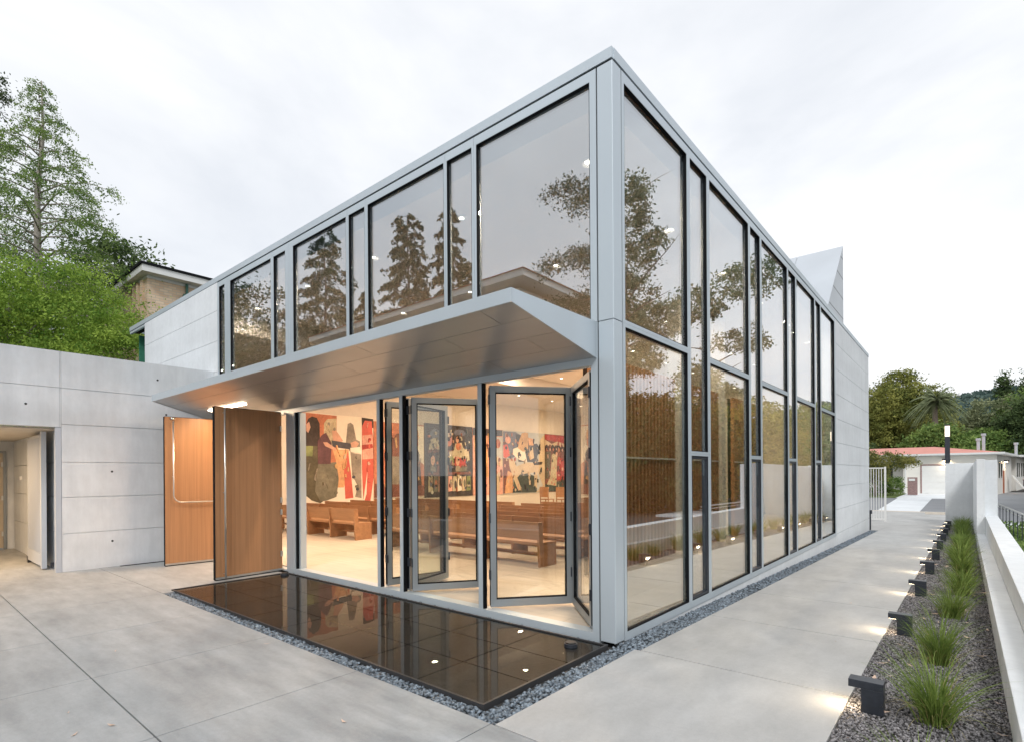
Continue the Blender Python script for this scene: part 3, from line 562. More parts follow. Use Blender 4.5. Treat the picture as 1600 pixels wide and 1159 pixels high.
def chair(x, y, label):
    o = thing('wooden_chair', (x,y,.05), label, 'chair')
    B((x-.24,y-.22,.43), (x+.24,y+.22,.47)).build('seat', PEW, o); B((x-.24,y-.24,.55), (x+.24,y-.215,1.02)).build('backrest', PEW, o)
    for a in (-1,1):
        for b in (-1,1): B((x+a*.22-.02,y+b*.2-.02,.053), (x+a*.22+.02,y+b*.2+.02,.43 if b > 0 else .98)).build('leg', PEW, o)
chair(-12.3, 15.6, 'wooden chair by the far wall, left one of the pair'); chair(-11.6, 15.9, 'wooden chair by the far wall, right one of the pair')

# ============================================================ REFLECTING POOL
px0, px1, py0, py1 = -6.03, -.03, -1.78, -.095
po = thing('reflecting_pool', (-3, -.95, 0), 'shallow black tiled reflecting pool with a thin dark rim in front of the folding doors', 'pool')
mb = MB(); w_ = .02
for a, b in (((px0,py0),(px1,py0+w_)), ((px0,py1-w_),(px1,py1)), ((px0,py0+w_),(px0+w_,py1-w_)), ((px1-w_,py0+w_),(px1,py1-w_))): mb.box((*a,-.06), (*b,.018))
mb.build('rim', RIM, po)
tl = MB(); nx_, ny_ = 8, 3; tw, td = (px1-px0-.05)/nx_, (py1-py0-.05)/ny_
for i in range(nx_):
    for j in range(ny_): tl.box((px0+.025+i*tw+.009, py0+.025+j*td+.009, -.03), (px0+.025+(i+1)*tw-.009, py0+.025+(j+1)*td-.009, -.006))
tl.build('tile_bed', DARKST, po)
B((px0+.021,py0+.021,-.058), (px1-.021,py1-.021,-.022)).build('basin', GASK, po)
B((px0+.021,py0+.021,.0055), (px1-.021,py1-.021,.0075)).build('water', WATER, po)
for x, y in ((-.29,-.32), (-5.86,-.22)):
    o = MB().cyl((x,y,-.004), .062, .040, 24).build('inlet_fitting', BLACKM, po); MB().cyl((x,y,.0362), .050, .012, 24).build('inlet_cap', RIM, o)

# ============================================================ GARDEN BUILDING ON THE LEFT
an = thing('concrete_annex', (-9.16,-2.4,0), 'low board marked concrete building with a covered entry, left of the chapel doors', 'building')
zc = [0,.645,1.262,1.86,2.498,3.106,3.72]
mb = MB(); coursed(mb, 'x', -9.16, .25, -2.42, -.004, zc[:5]+[zc[5], zc[6]]); mb.build('wall', CONC, an)
mb = MB(); coursed(mb, 'x', -9.16, .25, -9.0, -2.424, [2.45,3.106,3.72], (-2.44,)); mb.build('wall', CONC, an)
mb = MB(); coursed(mb, 'x', -9.16, .25, -12.5, -6.2, [0,.645,1.262,1.86,2.447]); mb.build('wall', CONC, an)
for (y, z) in ((-2.87,2.80),(-.86,2.78),(-1.0,3.42),(-1.72,1.70),(-1.72,.46),(-.62,2.72)): MB().cyl((-9.161,y,z), .018, .0035, 12, 'x').build('tie_hole_disc', HOLESHADE, an)  # slightly raised discs, the shade of each hole painted dark
mb = MB(); 
for i, (za, zb) in enumerate(zip(zc[:4], zc[1:5])): mb.box((-13.96,-2.42,za+(.005 if i else 0)), (-9.42,-2.30,zb-.005))
mb.box((-13.97,-2.29,0), (-9.42,-2.25,2.49)); mb.box((-14.2,-6.2,0), (-13.98,-3.62,2.49)); mb.box((-14.2,-3.62,2.2), (-13.98,-2.30,2.49)); mb.box((-14.2,-2.548,0), (-13.98,-2.30,2.199)); mb.build('wall', CONC, an)
B((-14.2,-6.2,2.42), (-9.42,-2.422,2.444)).build('soffit', CONC_IN, an)
B((-14.2,-12.4,3.45), (-9.42,-.01,3.66)).build('roof', ZINC, an); B((-14.2,-6.4,0), (-9.42,-6.2,2.44)).build('wall', CONC, an)
dr = B((-13.985,-3.55,.03), (-13.95,-2.60,2.15)).build('door', TANDOOR, an)
mb = MB(); mb.box((-13.99,-2.598,0), (-13.93,-2.55,2.2)); mb.box((-13.99,-3.6,2.152), (-13.93,-2.599,2.2)); mb.build('frame', ALU_D, dr)
[B((-13.949,-2.63,z), (-13.925,-2.60,z+.1)).build('hinge', STEEL, dr) for z in (.3,1.1,1.85)]
area('entry_glow', (-10.6,-4.0,2.38), .3, 75, (1,.66,.36), parent=an); MB().cyl((-10.6,-4.0,2.40), .1, .019, 20).build('ceiling_lamp', LAMP, an)
B((-13.0,-2.46,1.55), (-12.9,-2.421,1.63)).build('switch_plate', TRIMW, an)
gt = thing('entry_gate', (-10.5,-2.55,0), 'pale ribbed metal gate folded back against the side of the covered entry', 'gate')
mb = MB(); mb.box((-11.10,-2.57,.06), (-9.82,-2.555,2.36))
for k in range(22): mb.box((-11.08+k*.0575,-2.588,.28), (-11.05+k*.0575,-2.5705,2.30))
mb.build('ribbed_panel', GATEW, gt)
mb = MB(); mb.box((-9.819,-2.60,.02), (-9.72,-2.53,2.40)); mb.box((-11.1,-2.598,.06), (-9.822,-2.589,.27)); mb.build('edge_frame', GATEW, gt)
B((-9.27,-2.50,.0), (-9.165,-2.425,2.445)).build('post', GATEW, gt); mb = MB(); mb.box((-11.13,-2.60,.0), (-11.0,-2.55,.12)); mb.box((-9.55,-2.52,.06),(-9.50,-2.47,.14)); mb.build('roller', BLACKM, gt)
B((-9.15,-1.62,.001), (-9.06,-.2,.004)).build('drain_grate', GASK, an)

# ============================================================ PLANTER WALLS ON THE RIGHT
pw_ = thing('planter_wall', (3.0,6,0), 'long pale concrete wall with a low ledge that bounds the planting bed and rises at its far end', 'wall')
mb = MB(); mb.prism([(2.72,-1.92),(2.888,-1.92),(2.888,13.9),(2.72,13.9)], lambda p: (p[0],p[1],-.9), lambda p: (p[0],p[1],gz(p[1])+.285)); mb.build('ledge', CONC_W, pw_, bevel=.006)
B((2.89,-3,-1.2), (3.14,14.2,.45)).build('parapet', CONC_W, pw_, bevel=.006)
mb = MB(); mb.prism([(2.722,13.905),(2.889,13.905),(2.889,23.1),(2.722,23.1)], lambda p: (p[0],p[1],-.9), lambda p: (p[0],p[1],1.86+.006*(23.1-p[1]))); mb.box((2.8895,14.205,-1.2), (3.138,23.35,1.895)); mb.build('tall_wall', CONC_W, pw_, bevel=.006)
B((1.88,23.105,-.9), (2.8885,23.35,1.925)).build('return_wall', CONC_W, pw_, bevel=.006)
pl_ = thing('post_light', (1.955,23.22,1.93), 'slim dark square post light with a glowing top on the far wall', 'lamp')
B((1.875,23.14,1.927), (2.035,23.30,3.0)).build('post', BLACKM, pl_, bevel=.004); B((1.88,23.145,3.001), (2.03,23.295,3.42)).build('lamp_shade', LAMPP, pl_); B((1.87,23.135,3.421), (2.04,23.305,3.48)).build('cap', BLACKM, pl_)

# ============================================================ PATH LIGHTS
ordw = ['nearest','second','third','fourth','fifth','sixth','seventh','eighth','ninth','tenth']
for k, y in enumerate((-.225,2.21,4.76,7.2,9.6,11.95,14.4,16.8,19.2,21.5)):
    z = gz(y)-.004
    b = thing('path_light', (2.03,y+.05,z), f'{ordw[k]} low dark path light beside the paving, counted from the camera', 'path light', 'low path lights along the edge of the paving')
    B((1.968,y,z), (2.094,y+.105,z+.158)).build('post', BLACKM, b, bevel=.002)
    B((1.896,y,z+.1585), (2.094,y+.105,z+.21)).build('head', BLACKM, b, bevel=.002)
    B((1.903,y+.012,z+.1555), (1.962,y+.093,z+.1583)).build('lens', LAMPB, b)
    area('path_beam', (1.925,y+.052,z+.143), .09, 1.25, (1,.78,.52), (-.80,0,-.60), b, spread=170)

# ============================================================ PLANTS
GR = foliage('grass_blade_green', (.085,.14,.028), (.25,.33,.08), 9)
GRY = foliage('straw_grass', (.30,.27,.10), (.42,.36,.16), 7)
def blades(n, x, y, z, h, spread, wd=.0035, seg=5):
    a = rng.uniform(0, 2*np.pi, n); r0 = np.abs(rng.normal(0, .045, n)); L = h*rng.uniform(.5,1.15,n); th0 = rng.uniform(.02,.75,n)*spread; cur = rng.uniform(.5,1.9,n)*spread
    px_, py_, pz_ = x+r0*np.cos(a), y+r0*np.sin(a), np.full(n, z); a2 = a+rng.normal(0,.5,n); V = np.zeros((n,(seg+1)*2,3)); tw_ = rng.uniform(0, 2*np.pi, n); w0 = wd*rng.uniform(.6,1.4,n)
    for s in range(seg+1):
        t = s/seg; th = th0+cur*t*t
        if s: px_ = px_+np.cos(a2)*np.sin(th)*L/seg; py_ = py_+np.sin(a2)*np.sin(th)*L/seg; pz_ = pz_+np.cos(th)*L/seg
        ww = w0*(1-t)**.6
        V[:,2*s,0], V[:,2*s,1], V[:,2*s,2] = px_-np.sin(tw_)*ww, py_+np.cos(tw_)*ww, pz_
        V[:,2*s+1,0], V[:,2*s+1,1], V[:,2*s+1,2] = px_+np.sin(tw_)*ww, py_-np.cos(tw_)*ww, pz_
    q = np.array([(2*s,2*s+1,2*s+3,2*s+2) for s in range(seg)]); F = q[None]+(np.arange(n)*(seg+1)*2)[:,None,None]
    return V.reshape(-1,3), F.reshape(-1,4)
gy = [-1.25,-.12,1.35,3.5,5.1,6.3,7.6,8.9,10.2,11.5,12.8,14.1,15.4,16.8,18.2,19.6,21.0,22.2]
ordg = ['first','second','third','fourth','fifth','sixth','seventh','eighth','ninth','tenth','eleventh','twelfth','thirteenth','fourteenth','fifteenth','sixteenth','seventeenth','eighteenth']
for k, y in enumerate(gy):
    x = 2.42+rng.uniform(-.09,.09); y += rng.uniform(-.15,.15)*(k > 3); z = gz(y)-.01
    g_ = thing('grass_clump', (x,y,z), f'{ordg[k]} green grass clump in the gravel bed, counted from the camera', 'grass', 'grass clumps along the planting bed')
    big = rng.uniform(1.15,1.3) if 0 < k < 4 else rng.uniform(.92,1.4)
    v, f = blades(300 if k < 6 else 260, x, y, z, (.43 if k else .36)*big, rng.uniform(.62,.92), .0036 if k < 6 else .0055); raw_mesh('green_blades', v, f, GR, g_)
    v, f = blades(60, x, y, z, .36*big, 1.3, .0026); raw_mesh('dry_blades', v, f, GRY, g_)

def leafquads(P, s, m_name, m, parent, aspect=.45, droop=0, name='crown'):
    """one small diamond leaf (or leaf spray) at every point of P"""
    n = len(P); s = s*rng.uniform(.6,1.35,(n,1)); d = rng.normal(0,1,(n,3)); d[:,2] -= droop; d /= np.linalg.norm(d,axis=1,keepdims=True)
    e = rng.normal(0,1,(n,3)); e -= (e*d).sum(1,keepdims=True)*d; e /= np.linalg.norm(e,axis=1,keepdims=True)
    V = np.stack([P-d*s*.5, P+e*s*aspect*.5, P+d*s*.5, P-e*s*aspect*.5], 1)
    return raw_mesh(name, V.reshape(-1,3), np.arange(n*4).reshape(-1,4), m, parent)
def blobcloud(blobs, nclump, per, crad, flat=.7, inner=.55):
    vol = np.array([b[3]*b[4]*b[5] for b in blobs])**.67; vol /= vol.sum(); k = rng.choice(len(blobs), nclump, p=vol); Bb = np.array(blobs)[k]
    d = rng.normal(0,1,(nclump,3)); d /= np.linalg.norm(d,axis=1,keepdims=True); r = inner+(1-inner)*rng.random((nclump,1))**.6
    c = Bb[:,:3]+d*r*Bb[:,3:6]; cr = crad*rng.uniform(.5,1.4,(nclump,1,1))
    q = rng.normal(0,.5,(nclump,per,3)); q[:,:,2] *= flat
    return (c[:,None,:]+q*cr).reshape(-1,3)
def trunk_mesh(base, h, r0, bend=.4, limbs=(), top=.25):
    mb = MB(); b = Vector(base); n = 8; ph = random.uniform(0,6.28)
    pts = [b+Vector((math.sin(ph+t*3.1)*bend*t, math.cos(ph*1.3+t*2.3)*bend*t, h*t)) for t in [i/(n-1) for i in range(n)]]
    mb.tube(pts, [r0*(1-(1-top)*i/(n-1)) for i in range(n)], 8)
    for (t, az, L, rise) in limbs:
        i = min(int(t*(n-1)), n-2); p = pts[i].lerp(pts[i+1], t*(n-1)-i); d = Vector((math.cos(az), math.sin(az), 0)); rr = r0*(1-(1-top)*t)*.45
        lp = [p+d*(L*s)+Vector((random.uniform(-.04,.04)*L*s, random.uniform(-.04,.04)*L*s, rise*L*(s**.8))) for s in (0,.25,.5,.75,1)]
        mb.tube(lp, [rr,rr*.8,rr*.55,rr*.35,rr*.12], 6)
    return mb
def bushy(base, h, blobs, label, green, nclump=260, per=60, leaf=.16, crad=.55, tr=.22, th=.6, cat='tree', name='broadleaf_tree', group=None, bark=None, limbs=6, flat=.7, inner=.5):
    t = thing(name, base, label, cat, group)
    trunk_mesh(base, h*th, tr, .5, [(random.uniform(.4,.95), k*2.4+random.random(), h*random.uniform(.10,.20), random.uniform(.3,.9)) for k in range(limbs)]).build('trunk', bark or BARK, t, smooth=True)
    P = blobcloud([(base[0]+a,base[1]+b,base[2]+c,d,e,f) for a,b,c,d,e,f in blobs], nclump, per, crad, flat, inner); leafquads(P, leaf, '', green, t)
    return t
def conifer(base, h, rad, label, green, nb=70, per=220, leaf=.12, droop=.35, z0=.12, tr=.2, name='conifer', group=None, rise=.25, power=.8, spread=.16, bark=None, gap=0, cone=None):
    t = thing(name, base, label, 'tree', group); b = np.array(base, float); mb = MB(); n = 9
    tp = [Vector((b[0]+.12*math.sin(i*1.1), b[1]+.12*math.cos(i*1.7), b[2]+h*i/(n-1))) for i in range(n)]; mb.tube(tp, [tr*(1-.93*i/(n-1)) for i in range(n)], 8)
    PP = []
    for k in range(nb):
        tt = z0+(1-z0)*(k+random.random()*.8)/nb; L = rad*max(.07,(1-tt))**power*random.uniform(.6,1.15); az = k*2.39996+random.uniform(-.3,.3)
        if cone: L = min(rad, cone*(1-tt)+.12)*random.uniform(.55,1.12)
        if tt < z0+.12: L *= .75
        L = min(L, rad*1.1); p0 = np.array([b[0],b[1],b[2]+h*tt]); d = np.array([math.cos(az),math.sin(az),0]); ln_ = [p0+d*L*s+np.array([0,0,L*(rise*s-droop*s*s)]) for s in (0,.3,.6,1)]
        mb.tube([Vector(q) for q in ln_], [tr*.22*(1-tt*.6),tr*.16*(1-tt*.6),tr*.1*(1-tt*.6),.008], 5)
        m = max(14,int(per*L/rad*1.1)); nS = max(4,int(m/22)); s = rng.uniform(.15,1.0,nS)**.8; side = np.array([-d[1],d[0],0])
        q0 = p0+d*(L*s)[:,None]; q0[:,2] += L*(rise*s-droop*s*s); sg = np.where(np.arange(nS)%2 == 0, 1, -1)*rng.uniform(.5,1,nS)
        ls = (spread*2.1*L*(1.12-s)+.11*rad)*rng.uniform(.6,1.2,nS); dr = side*(sg*.8)[:,None]+d*rng.uniform(.3,.8,(nS,1))+np.array([0,0,-1])*rng.uniform(.1,.75,(nS,1))*(1-gap)
        tt_ = rng.random((nS,22,1)); q = q0[:,None,:]+dr[:,None,:]*(ls[:,None,None]*tt_); q[:,:,2] -= (ls[:,None]*.35*(1-gap)*tt_[:,:,0]**2)
        q = (q+rng.normal(0,.018*rad,(nS,22,3))*(1.1-.5*tt_)).reshape(-1,3); PP.append(q)
    mb.build('trunk', bark or BARK, t, smooth=True); leafquads(np.concatenate(PP), leaf, '', green, t, droop=.5); return t

F_BRIGHT = foliage('fresh_green_leaves', (.07,.16,.02), (.36,.48,.08), 1.1); F_MID = foliage('mid_green_leaves', (.06,.12,.03), (.24,.33,.09), 1.0)
F_DARK = foliage('dark_green_leaves', (.025,.05,.02), (.12,.17,.06), .8); F_OLIVE = foliage('olive_cypress_leaves', (.06,.085,.018), (.34,.34,.09), .45)
F_GREY = foliage('grey_green_leaves', (.08,.11,.05), (.30,.32,.18), .5); F_BRONZE = foliage('bronze_green_leaves', (.08,.11,.03), (.30,.27,.08), .8); F_NEED = foliage('needle_green', (.035,.055,.025), (.09,.12,.05), .6)
F_PALM = foliage('palm_frond_green', (.10,.13,.06), (.30,.34,.20), 1.5)
# --- trees seen over the garden building
conifer((-26.4,-.02,-.3), 18.1, 4.1, 'tall feathery redwood with drooping sprays and a bare tip, above the concrete garden building', F_MID, nb=130, per=760, leaf=.092, droop=.55, rise=.50, z0=.28, tr=.30, cone=11.5, name='redwood_tree', bark=BARK_P, spread=.13, power=.62)
bushy((-22.5,-1.5,0), 9.5, [(-1,-.4,7.0,3.0,2.2,2.3),(1.2,.6,7.2,2.6,2.0,1.9),(2.4,2.1,6.7,1.7,1.5,1.7),(3.2,2.5,5.6,1.5,1.2,1.9),(-.5,1.2,5.4,3.2,2.6,2.2),(-1.6,-1.6,5.4,3,2.6,2.4),(0,0,4.0,3,2.6,1.6)], 'wide bright green tree with layered sprays right behind the concrete garden building', F_BRIGHT, nclump=300, per=330, leaf=.105, crad=1.15, th=.85, tr=.26, name='broadleaf_tree', bark=BARK_P, limbs=10, flat=.24, inner=.45)
bushy((-33.5,4.2,0), 15, [(0,0,11.6,2.8,2.8,3.2),(.8,1.0,10.5,2.6,2.4,2.6),(-2.6,-2.4,10,2.8,2.6,3),(-.5,.5,7.4,3.2,3.2,3)], 'dark green rounded tree behind the bright one, left of the brick building', F_DARK, nclump=420, per=70, leaf=.26, crad=.8, tr=.3)
bushy((-19.6,1.2,0), 6, [(-.6,-.2,4.2,1.7,1.3,1.3),(.1,.9,3.9,1.3,1.1,1.3),(-3,-2,4.0,2,1.4,1.1)], 'dark hedge like shrubbery showing under the bright tree beside the chapel roof', F_DARK, nclump=260, per=70, leaf=.15, crad=.5, tr=.12, name='shrub', cat='shrub')
bushy((-39,-1.6,0), 26, [(0,1.4,23.0,1.0,.75,1.3),(.2,.9,20.0,1.2,1.0,1.4),(0,.3,16,2.3,1.6,2.4),(0,0,11,2.6,1.8,2.6)], 'dark needled tree cut off by the left edge of the picture', F_NEED, nclump=200, per=90, leaf=.15, crad=.6, tr=.3, name='pine_tree')
# --- brick building behind
bb = thing('brick_building', (-24,8,0), 'tan brick building with a flat overhanging roof behind the chapel', 'building')
B((-31,3.06,0), (-24,16,10.02)).build('wall', BRICK, bb)
mb = MB(); mb.box((-31.5,2.74,10.13), (-23.5,17,10.40)); mb.build('eaves', TRIMW, bb); B((-31.6,2.68,10.405), (-23.44,17.1,10.50)).build('roof', GASK, bb)
B((-31,3.04,10.02), (-23.98,16,10.125)).build('frieze', TRIMW, bb)
dp = MB().tube([(-23.9,4.55,10.1),(-23.9,4.55,0)], .06, 8).build('downpipe', COPPER, bb); B((-23.98,4.40,9.3), (-23.78,4.70,9.62)).build('rain_head', COPPER, dp)
mb = MB()
for k in range(5): mb.box((-26.8+k*.55,2.96,7), (-26.6+k*.55,3.059,10.0))
mb.build('pilaster', BRICK, bb)

# ============================================================ BEYOND THE END OF THE PATH
Z0 = -.53
tag(B((-9,23.45,Z0-.1), (45,70,Z0)).build('asphalt', ASPH), kind='structure')
tag(B((-7,23.4,Z0-.09), (1.87,30.6,Z0+.02)).build('forecourt_paving', PAVE_L), kind='structure')
m_ = MB(); slab(m_, -2.99, .245, 17.43, 23.38, dz=-.002); tag(m_.build('side_paving', PAVE_L), kind='structure')
mb = MB(); mb.prism([(-1.25,31.2),(.62,31.2),(.45,49.5),(-1.75,49.5)], lambda p: (p[0],p[1],Z0-.08), lambda p: (p[0],p[1],Z0+.006)); mb.prism([(-4,49.6),(4.3,49.6),(4.3,63),(-4,63)], lambda p: (p[0],p[1],Z0-.08), lambda p: (p[0],p[1],Z0+.010)); tag(mb.build('driveway', CONC_W), kind='structure')
mb = MB(); mb.box((-7,30.62,Z0-.05), (.9,31.1,Z0+.035)); mb.box((.95,29.3,Z0-.05), (3.1,29.55,Z0+.13)); tag(mb.build('kerb', CONC_IN), kind='structure')
tag(B((-9,49.5,Z0-.05), (-1.9,60,Z0+.05)).build('lawn', foliage('lawn_green', (.09,.13,.03), (.17,.22,.06), 3)), kind='structure')
g2 = thing('metal_gate', (-.45,22.9,-.48), 'white barred metal gate standing open beside the far corner of the chapel', 'gate')
mb = MB()
for k in range(8): mb.box((-.86+k*.092,22.88,-.36), (-.835+k*.092,22.905,1.74))
mb.build('bars', TRIMW, g2); mb = MB(); mb.box((-.90,22.87,-.42), (-.112,22.915,-.362)); mb.box((-.90,22.87,1.742), (-.112,22.915,1.79)); mb.box((-.111,22.86,-.49), (-.04,22.92,1.82)); mb.build('frame', TRIMW, g2)
ib = thing('gate_reader_post', (-.07,17.6,-.42), 'short black reader post at the far corner of the chapel wall', 'post')
B((-.10,17.50,-.44), (.02,17.62,.17)).build('post', BLACKM, ib, bevel=.005); B((-.11,17.46,.171), (.05,17.64,.30)).build('reader_head', BLACKM, ib, bevel=.01)

# bungalow with the red roof
O_ = Vector((4.67,61.2,Z0)); LU = Vector((-.992,.127,0)); DV = Vector((.127,.992,0))
T_ = lambda q: tuple(O_+LU*q[0]+DV*q[1]+Vector((0,0,q[2])))
hb = thing('bungalow', tuple(O_), 'low cream bungalow with a faded red hipped roof, garage door and lit wall lamps', 'building')
mb = MB(); mb.box((0,0,0),(7.0,12,3.62),T_); mb.box((7.0,2.4,0),(19,12,3.62),T_); mb.box((-.2,14,0),(6,34,3.62),T_); mb.box((.9,12,0),(6,14,3.62),T_); mb.build('wall', STUCCO, hb)
mb = MB(); mb.box((-.6,-.7,3.64),(19.5,12.6,3.84),T_); mb.box((-.9,12.61,3.64),(6.5,34.5,3.84),T_); mb.build('eaves', TRIMW, hb)
mb = MB(); A = [(-.5,-.6,3.85),(19.4,-.6,3.85),(19.4,12.5,3.85),(-.5,12.5,3.85)]; Rg = [(5.5,6,4.75),(13,6,4.75)]
mb.add([T_(q) for q in A+Rg], [(0,1,5,4),(1,2,5),(2,3,4,5),(3,0,4),(3,2,1,0)]); mb.build('roof', REDROOF, hb)
gd = MB()
for i in range(5): gd.box((2.4,-.03,.02+i*.54),(5.5,-.001,.02+i*.54+.53),T_)
o = gd.build('garage_door', TRIMW, hb); mb = MB(); mb.box((5.501,-.05,0),(5.62,-.001,2.85),T_); mb.box((2.28,-.05,0),(2.399,-.001,2.85),T_); mb.box((2.4,-.05,2.73),(5.5,-.001,2.85),T_); mb.build('frame', REDBR, o)
o = MB().box((8.4,2.36,1.3),(10.6,2.399,2.9),T_).build('window', WINDK, hb); mb = MB(); mb.box((8.3,2.35,1.2),(10.7,2.398,1.299),T_); mb.box((8.3,2.35,2.901),(10.7,2.398,3.0),T_); mb.build('frame', TRIMW, o)
for v in (1.2,2.9,15,17,20,22,25,28):
    uu = -.001 if v < 12 else -.201
    o = MB().box((uu-.03,v,1.5),(uu,v+.75,3.05),T_).build('window', WINDK, hb); mb = MB(); mb.box((uu-.04,v-.08,1.42),(uu-.001,v+.83,1.499),T_); mb.build('sill', TRIMW, o)
o = MB().box((-.05,4.4,.02),(-.002,5.3,2.2),T_).build('door', mat('orange_door',(.42,.13,.06),.5), hb)
for q in ((3.6,-.02,3.18),(-.02,5.8,3.05)):
    a_ = T_(q); o = MB().box((q[0]-.3,q[1]-.22,q[2]),(q[0]+.3,q[1]-.02 if q[1] < 0 else q[1]+.2,q[2]+.16),T_).build('wall_lamp', BLACKM, hb)
    MB().box((q[0]-.22,q[1]-.17,q[2]-.045),(q[0]+.22,q[1]-.04 if q[1] < 0 else q[1]+.15,q[2]-.002),T_).build('lens', LAMPB, o)
area('wall_lamp_glow', T_((3.6,-.3,3.08)), .4, 14, (1,.8,.55), parent=hb); area('wall_lamp_glow', T_((-.35,5.8,2.95)), .4, 16, (1,.72,.45), parent=hb)
for u, v, h in ((1.5,2,1.2),(1.25,3.2,1.7),(-.3,13,1.1)): o = MB().cyl(T_((u,v,3.85)), .13, h, 10).build('vent_pipe', ZINC, hb); MB().cyl(T_((u,v,3.85+h)), .20, .22, 10).build('cap', ZINC, o)
MB().box((6.75,-.10,.02),(6.87,-.002,3.6),T_).build('downpipe', TRIMW, hb); MB().box((-.62,-.80,3.70),(19.6,-.705,3.86),T_).build('gutter', TRIMW, hb)
MB().box((5.9,-.04,3.0),(6.7,-.002,3.35),T_).build('vent_grille', ALU, hb)
bp = thing('brick_pier', (-.9,56.4,Z0), 'short weathered brick pier with a white plaque beside the clipped bush', 'pier'); B((-1.55,56.1,Z0+.05), (-.85,56.8,1.1)).build('pier', REDBR, bp); B((-1.45,56.06,.78), (-1.0,56.098,.98)).build('plaque', TRIMW, bp)
sd = thing('white_board', T_((-1.6,9,0)), 'white sheet leaning against the bungalow wall near the right edge of the picture', 'board'); MB().prism([(-1.5,0),(-1.42,0),(-.30,1.7),(-.38,1.7)], lambda p: T_((p[0],8.2,p[1]+.01)), lambda p: T_((p[0],9.2,p[1]+.01))).build('sheet', TRIMW, sd)
bn = thing('dark_bin', T_((-1.3,12.5,0)), 'dark bin standing by the bungalow wall near the right edge of the picture', 'bin'); MB().box((-1.5,12.2,.01),(-.9,12.9,1.15),T_).build('body', BLACKM, bn, bevel=.03); MB().box((-1.55,12.15,1.152),(-.85,12.95,1.25),T_).build('lid', REDBR, bn, bevel=.02)
h2 = thing('annex_house', (-14,64,Z0), 'low white house mostly hidden behind the chapel and the small bronze leaved tree', 'building'); B((-26,66,Z0), (-8.5,76,3.0)).build('wall', STUCCO, h2)
mb = MB(); A = [(-26.6,65.4,3.02),(-7.9,65.4,3.02),(-7.9,76.6,3.02),(-26.6,76.6,3.02)]; mb.add(A+[(-21,71,4.4),(-13,71,4.4)], [(0,1,5,4),(1,2,5),(2,3,4,5),(3,0,4),(3,2,1,0)]); mb.build('roof', REDROOF, h2)

bushy((-4.9,54,Z0), 1.9, [(-.6,0,1.0,1.2,.8,.9),(1.1,.2,1.05,1.3,.8,.95),(2.4,.6,.9,.9,.7,.8)], 'clipped glossy green bush between the white gate and the brick pier', F_MID, nclump=260, per=30, leaf=.16, crad=.3, tr=.06, name='shrub', cat='shrub')
bushy((-3.4,50.5,Z0), 4.6, [(-1.2,0,3.4,1.4,1.1,.9),(.6,0,3.0,1.3,1.1,.8),(1.9,.3,2.9,1.0,.8,.5),(-1.5,0,2.2,1.1,.9,.8),(0,0,2.0,.9,.8,.6)], 'small bronze leaved tree in front of the bungalow, beside the white gate', F_BRONZE, nclump=260, per=34, leaf=.17, crad=.42, tr=.12, name='small_tree', th=.6)
# big olive cypress, palm, right-hand woods
def cone_tree(base, h, rad, label, green, nclump, per, leaf, crad, name='cypress_tree', levels=15, slim=False):
    bl_ = []
    for i in range(levels):
        t = i/(levels-1); z = h*(.12+.80*t); rr = rad*max(.12,1-(max(t-.30,0)/.74)**2.6)**.5*(1 if not slim else max(.45,1.15-t))*(.82 if i == 0 else 1)
        for k in range(3 if t < .85 else 1):
            az = i*2.1+k*2.1; off = rr*(.42 if t < .85 else 0); bl_.append((off*math.cos(az), off*math.sin(az), z, rr*.62, rr*.62, h*.055+rr*.10))
    return bushy(base, h, bl_, label, green, nclump=nclump, per=per, leaf=leaf, crad=crad, tr=.5, name=name, flat=.42, inner=.75)
cone_tree((-4.9,93,Z0), 17.5, 6.4, 'big rounded olive green cypress with layered clumps, right of the chapel', F_OLIVE, 2400, 44, .36, 1.05)
pt = thing('palm_tree', (-.35,84.6,Z0), 'date palm with drooping fronds between the cypress and the hill', 'tree')
trunk_mesh((-.35,84.6,Z0), 11.2, .35, .2, (), .8).build('trunk', BARK, pt, smooth=True)
PV = []; c = np.array([-.35,84.6,10.9])
for k in range(90):
    az = k*2.4; el = random.uniform(-.75,1.25); L = random.uniform(2.7,3.6); d = np.array([math.cos(az),math.sin(az),0]); up = np.array([0,0,1.])
    for s in np.linspace(.1,1,26):
        p = c+d*L*s*math.cos(el)+up*L*(math.sin(el)*s-.75*s*s*math.cos(el*.8)); side = np.array([-d[1],d[0],0])
        for sg in (-1,1): a0 = p; a1 = p+side*sg*.30*(1.1-s)+np.array([0,0,-.34*(1.15-s)])+d*.2; wv = d*.075; PV.append([a0-wv,a0+wv,a1+wv*.3,a1-wv*.3])
PV = np.array(PV); raw_mesh('fronds', PV.reshape(-1,3), np.arange(len(PV)*4).reshape(-1,4), F_PALM, pt)
wood = [((6.2,99,Z0),13.5,5.2,F_GREY,'grey green broad tree behind the post light'),((1.8,108,Z0),10.5,4.2,F_GREY,'lower grey green tree showing just right of the palm'),((11.5,98,Z0),15.5,6.0,F_MID,'large mid green tree at the right edge above the bungalow'),((9.5,93,Z0),12.5,4.2,F_DARK,'dark green tree over the right half of the bungalow roof'),((4.2,92,Z0),8.2,3.6,F_MID,'rounded green tree low behind the bungalow roof'),((-.1,79,Z0),8.2,3.4,F_MID,'low green tree behind the red roof below the palm'),((15.5,88,Z0),13.5,5.5,F_MID,'mid green tree running out of the picture at the right'),((-9.5,86,Z0),6.5,4.2,F_DARK,'dark low tree at the foot of the cypress, against the chapel wall')]
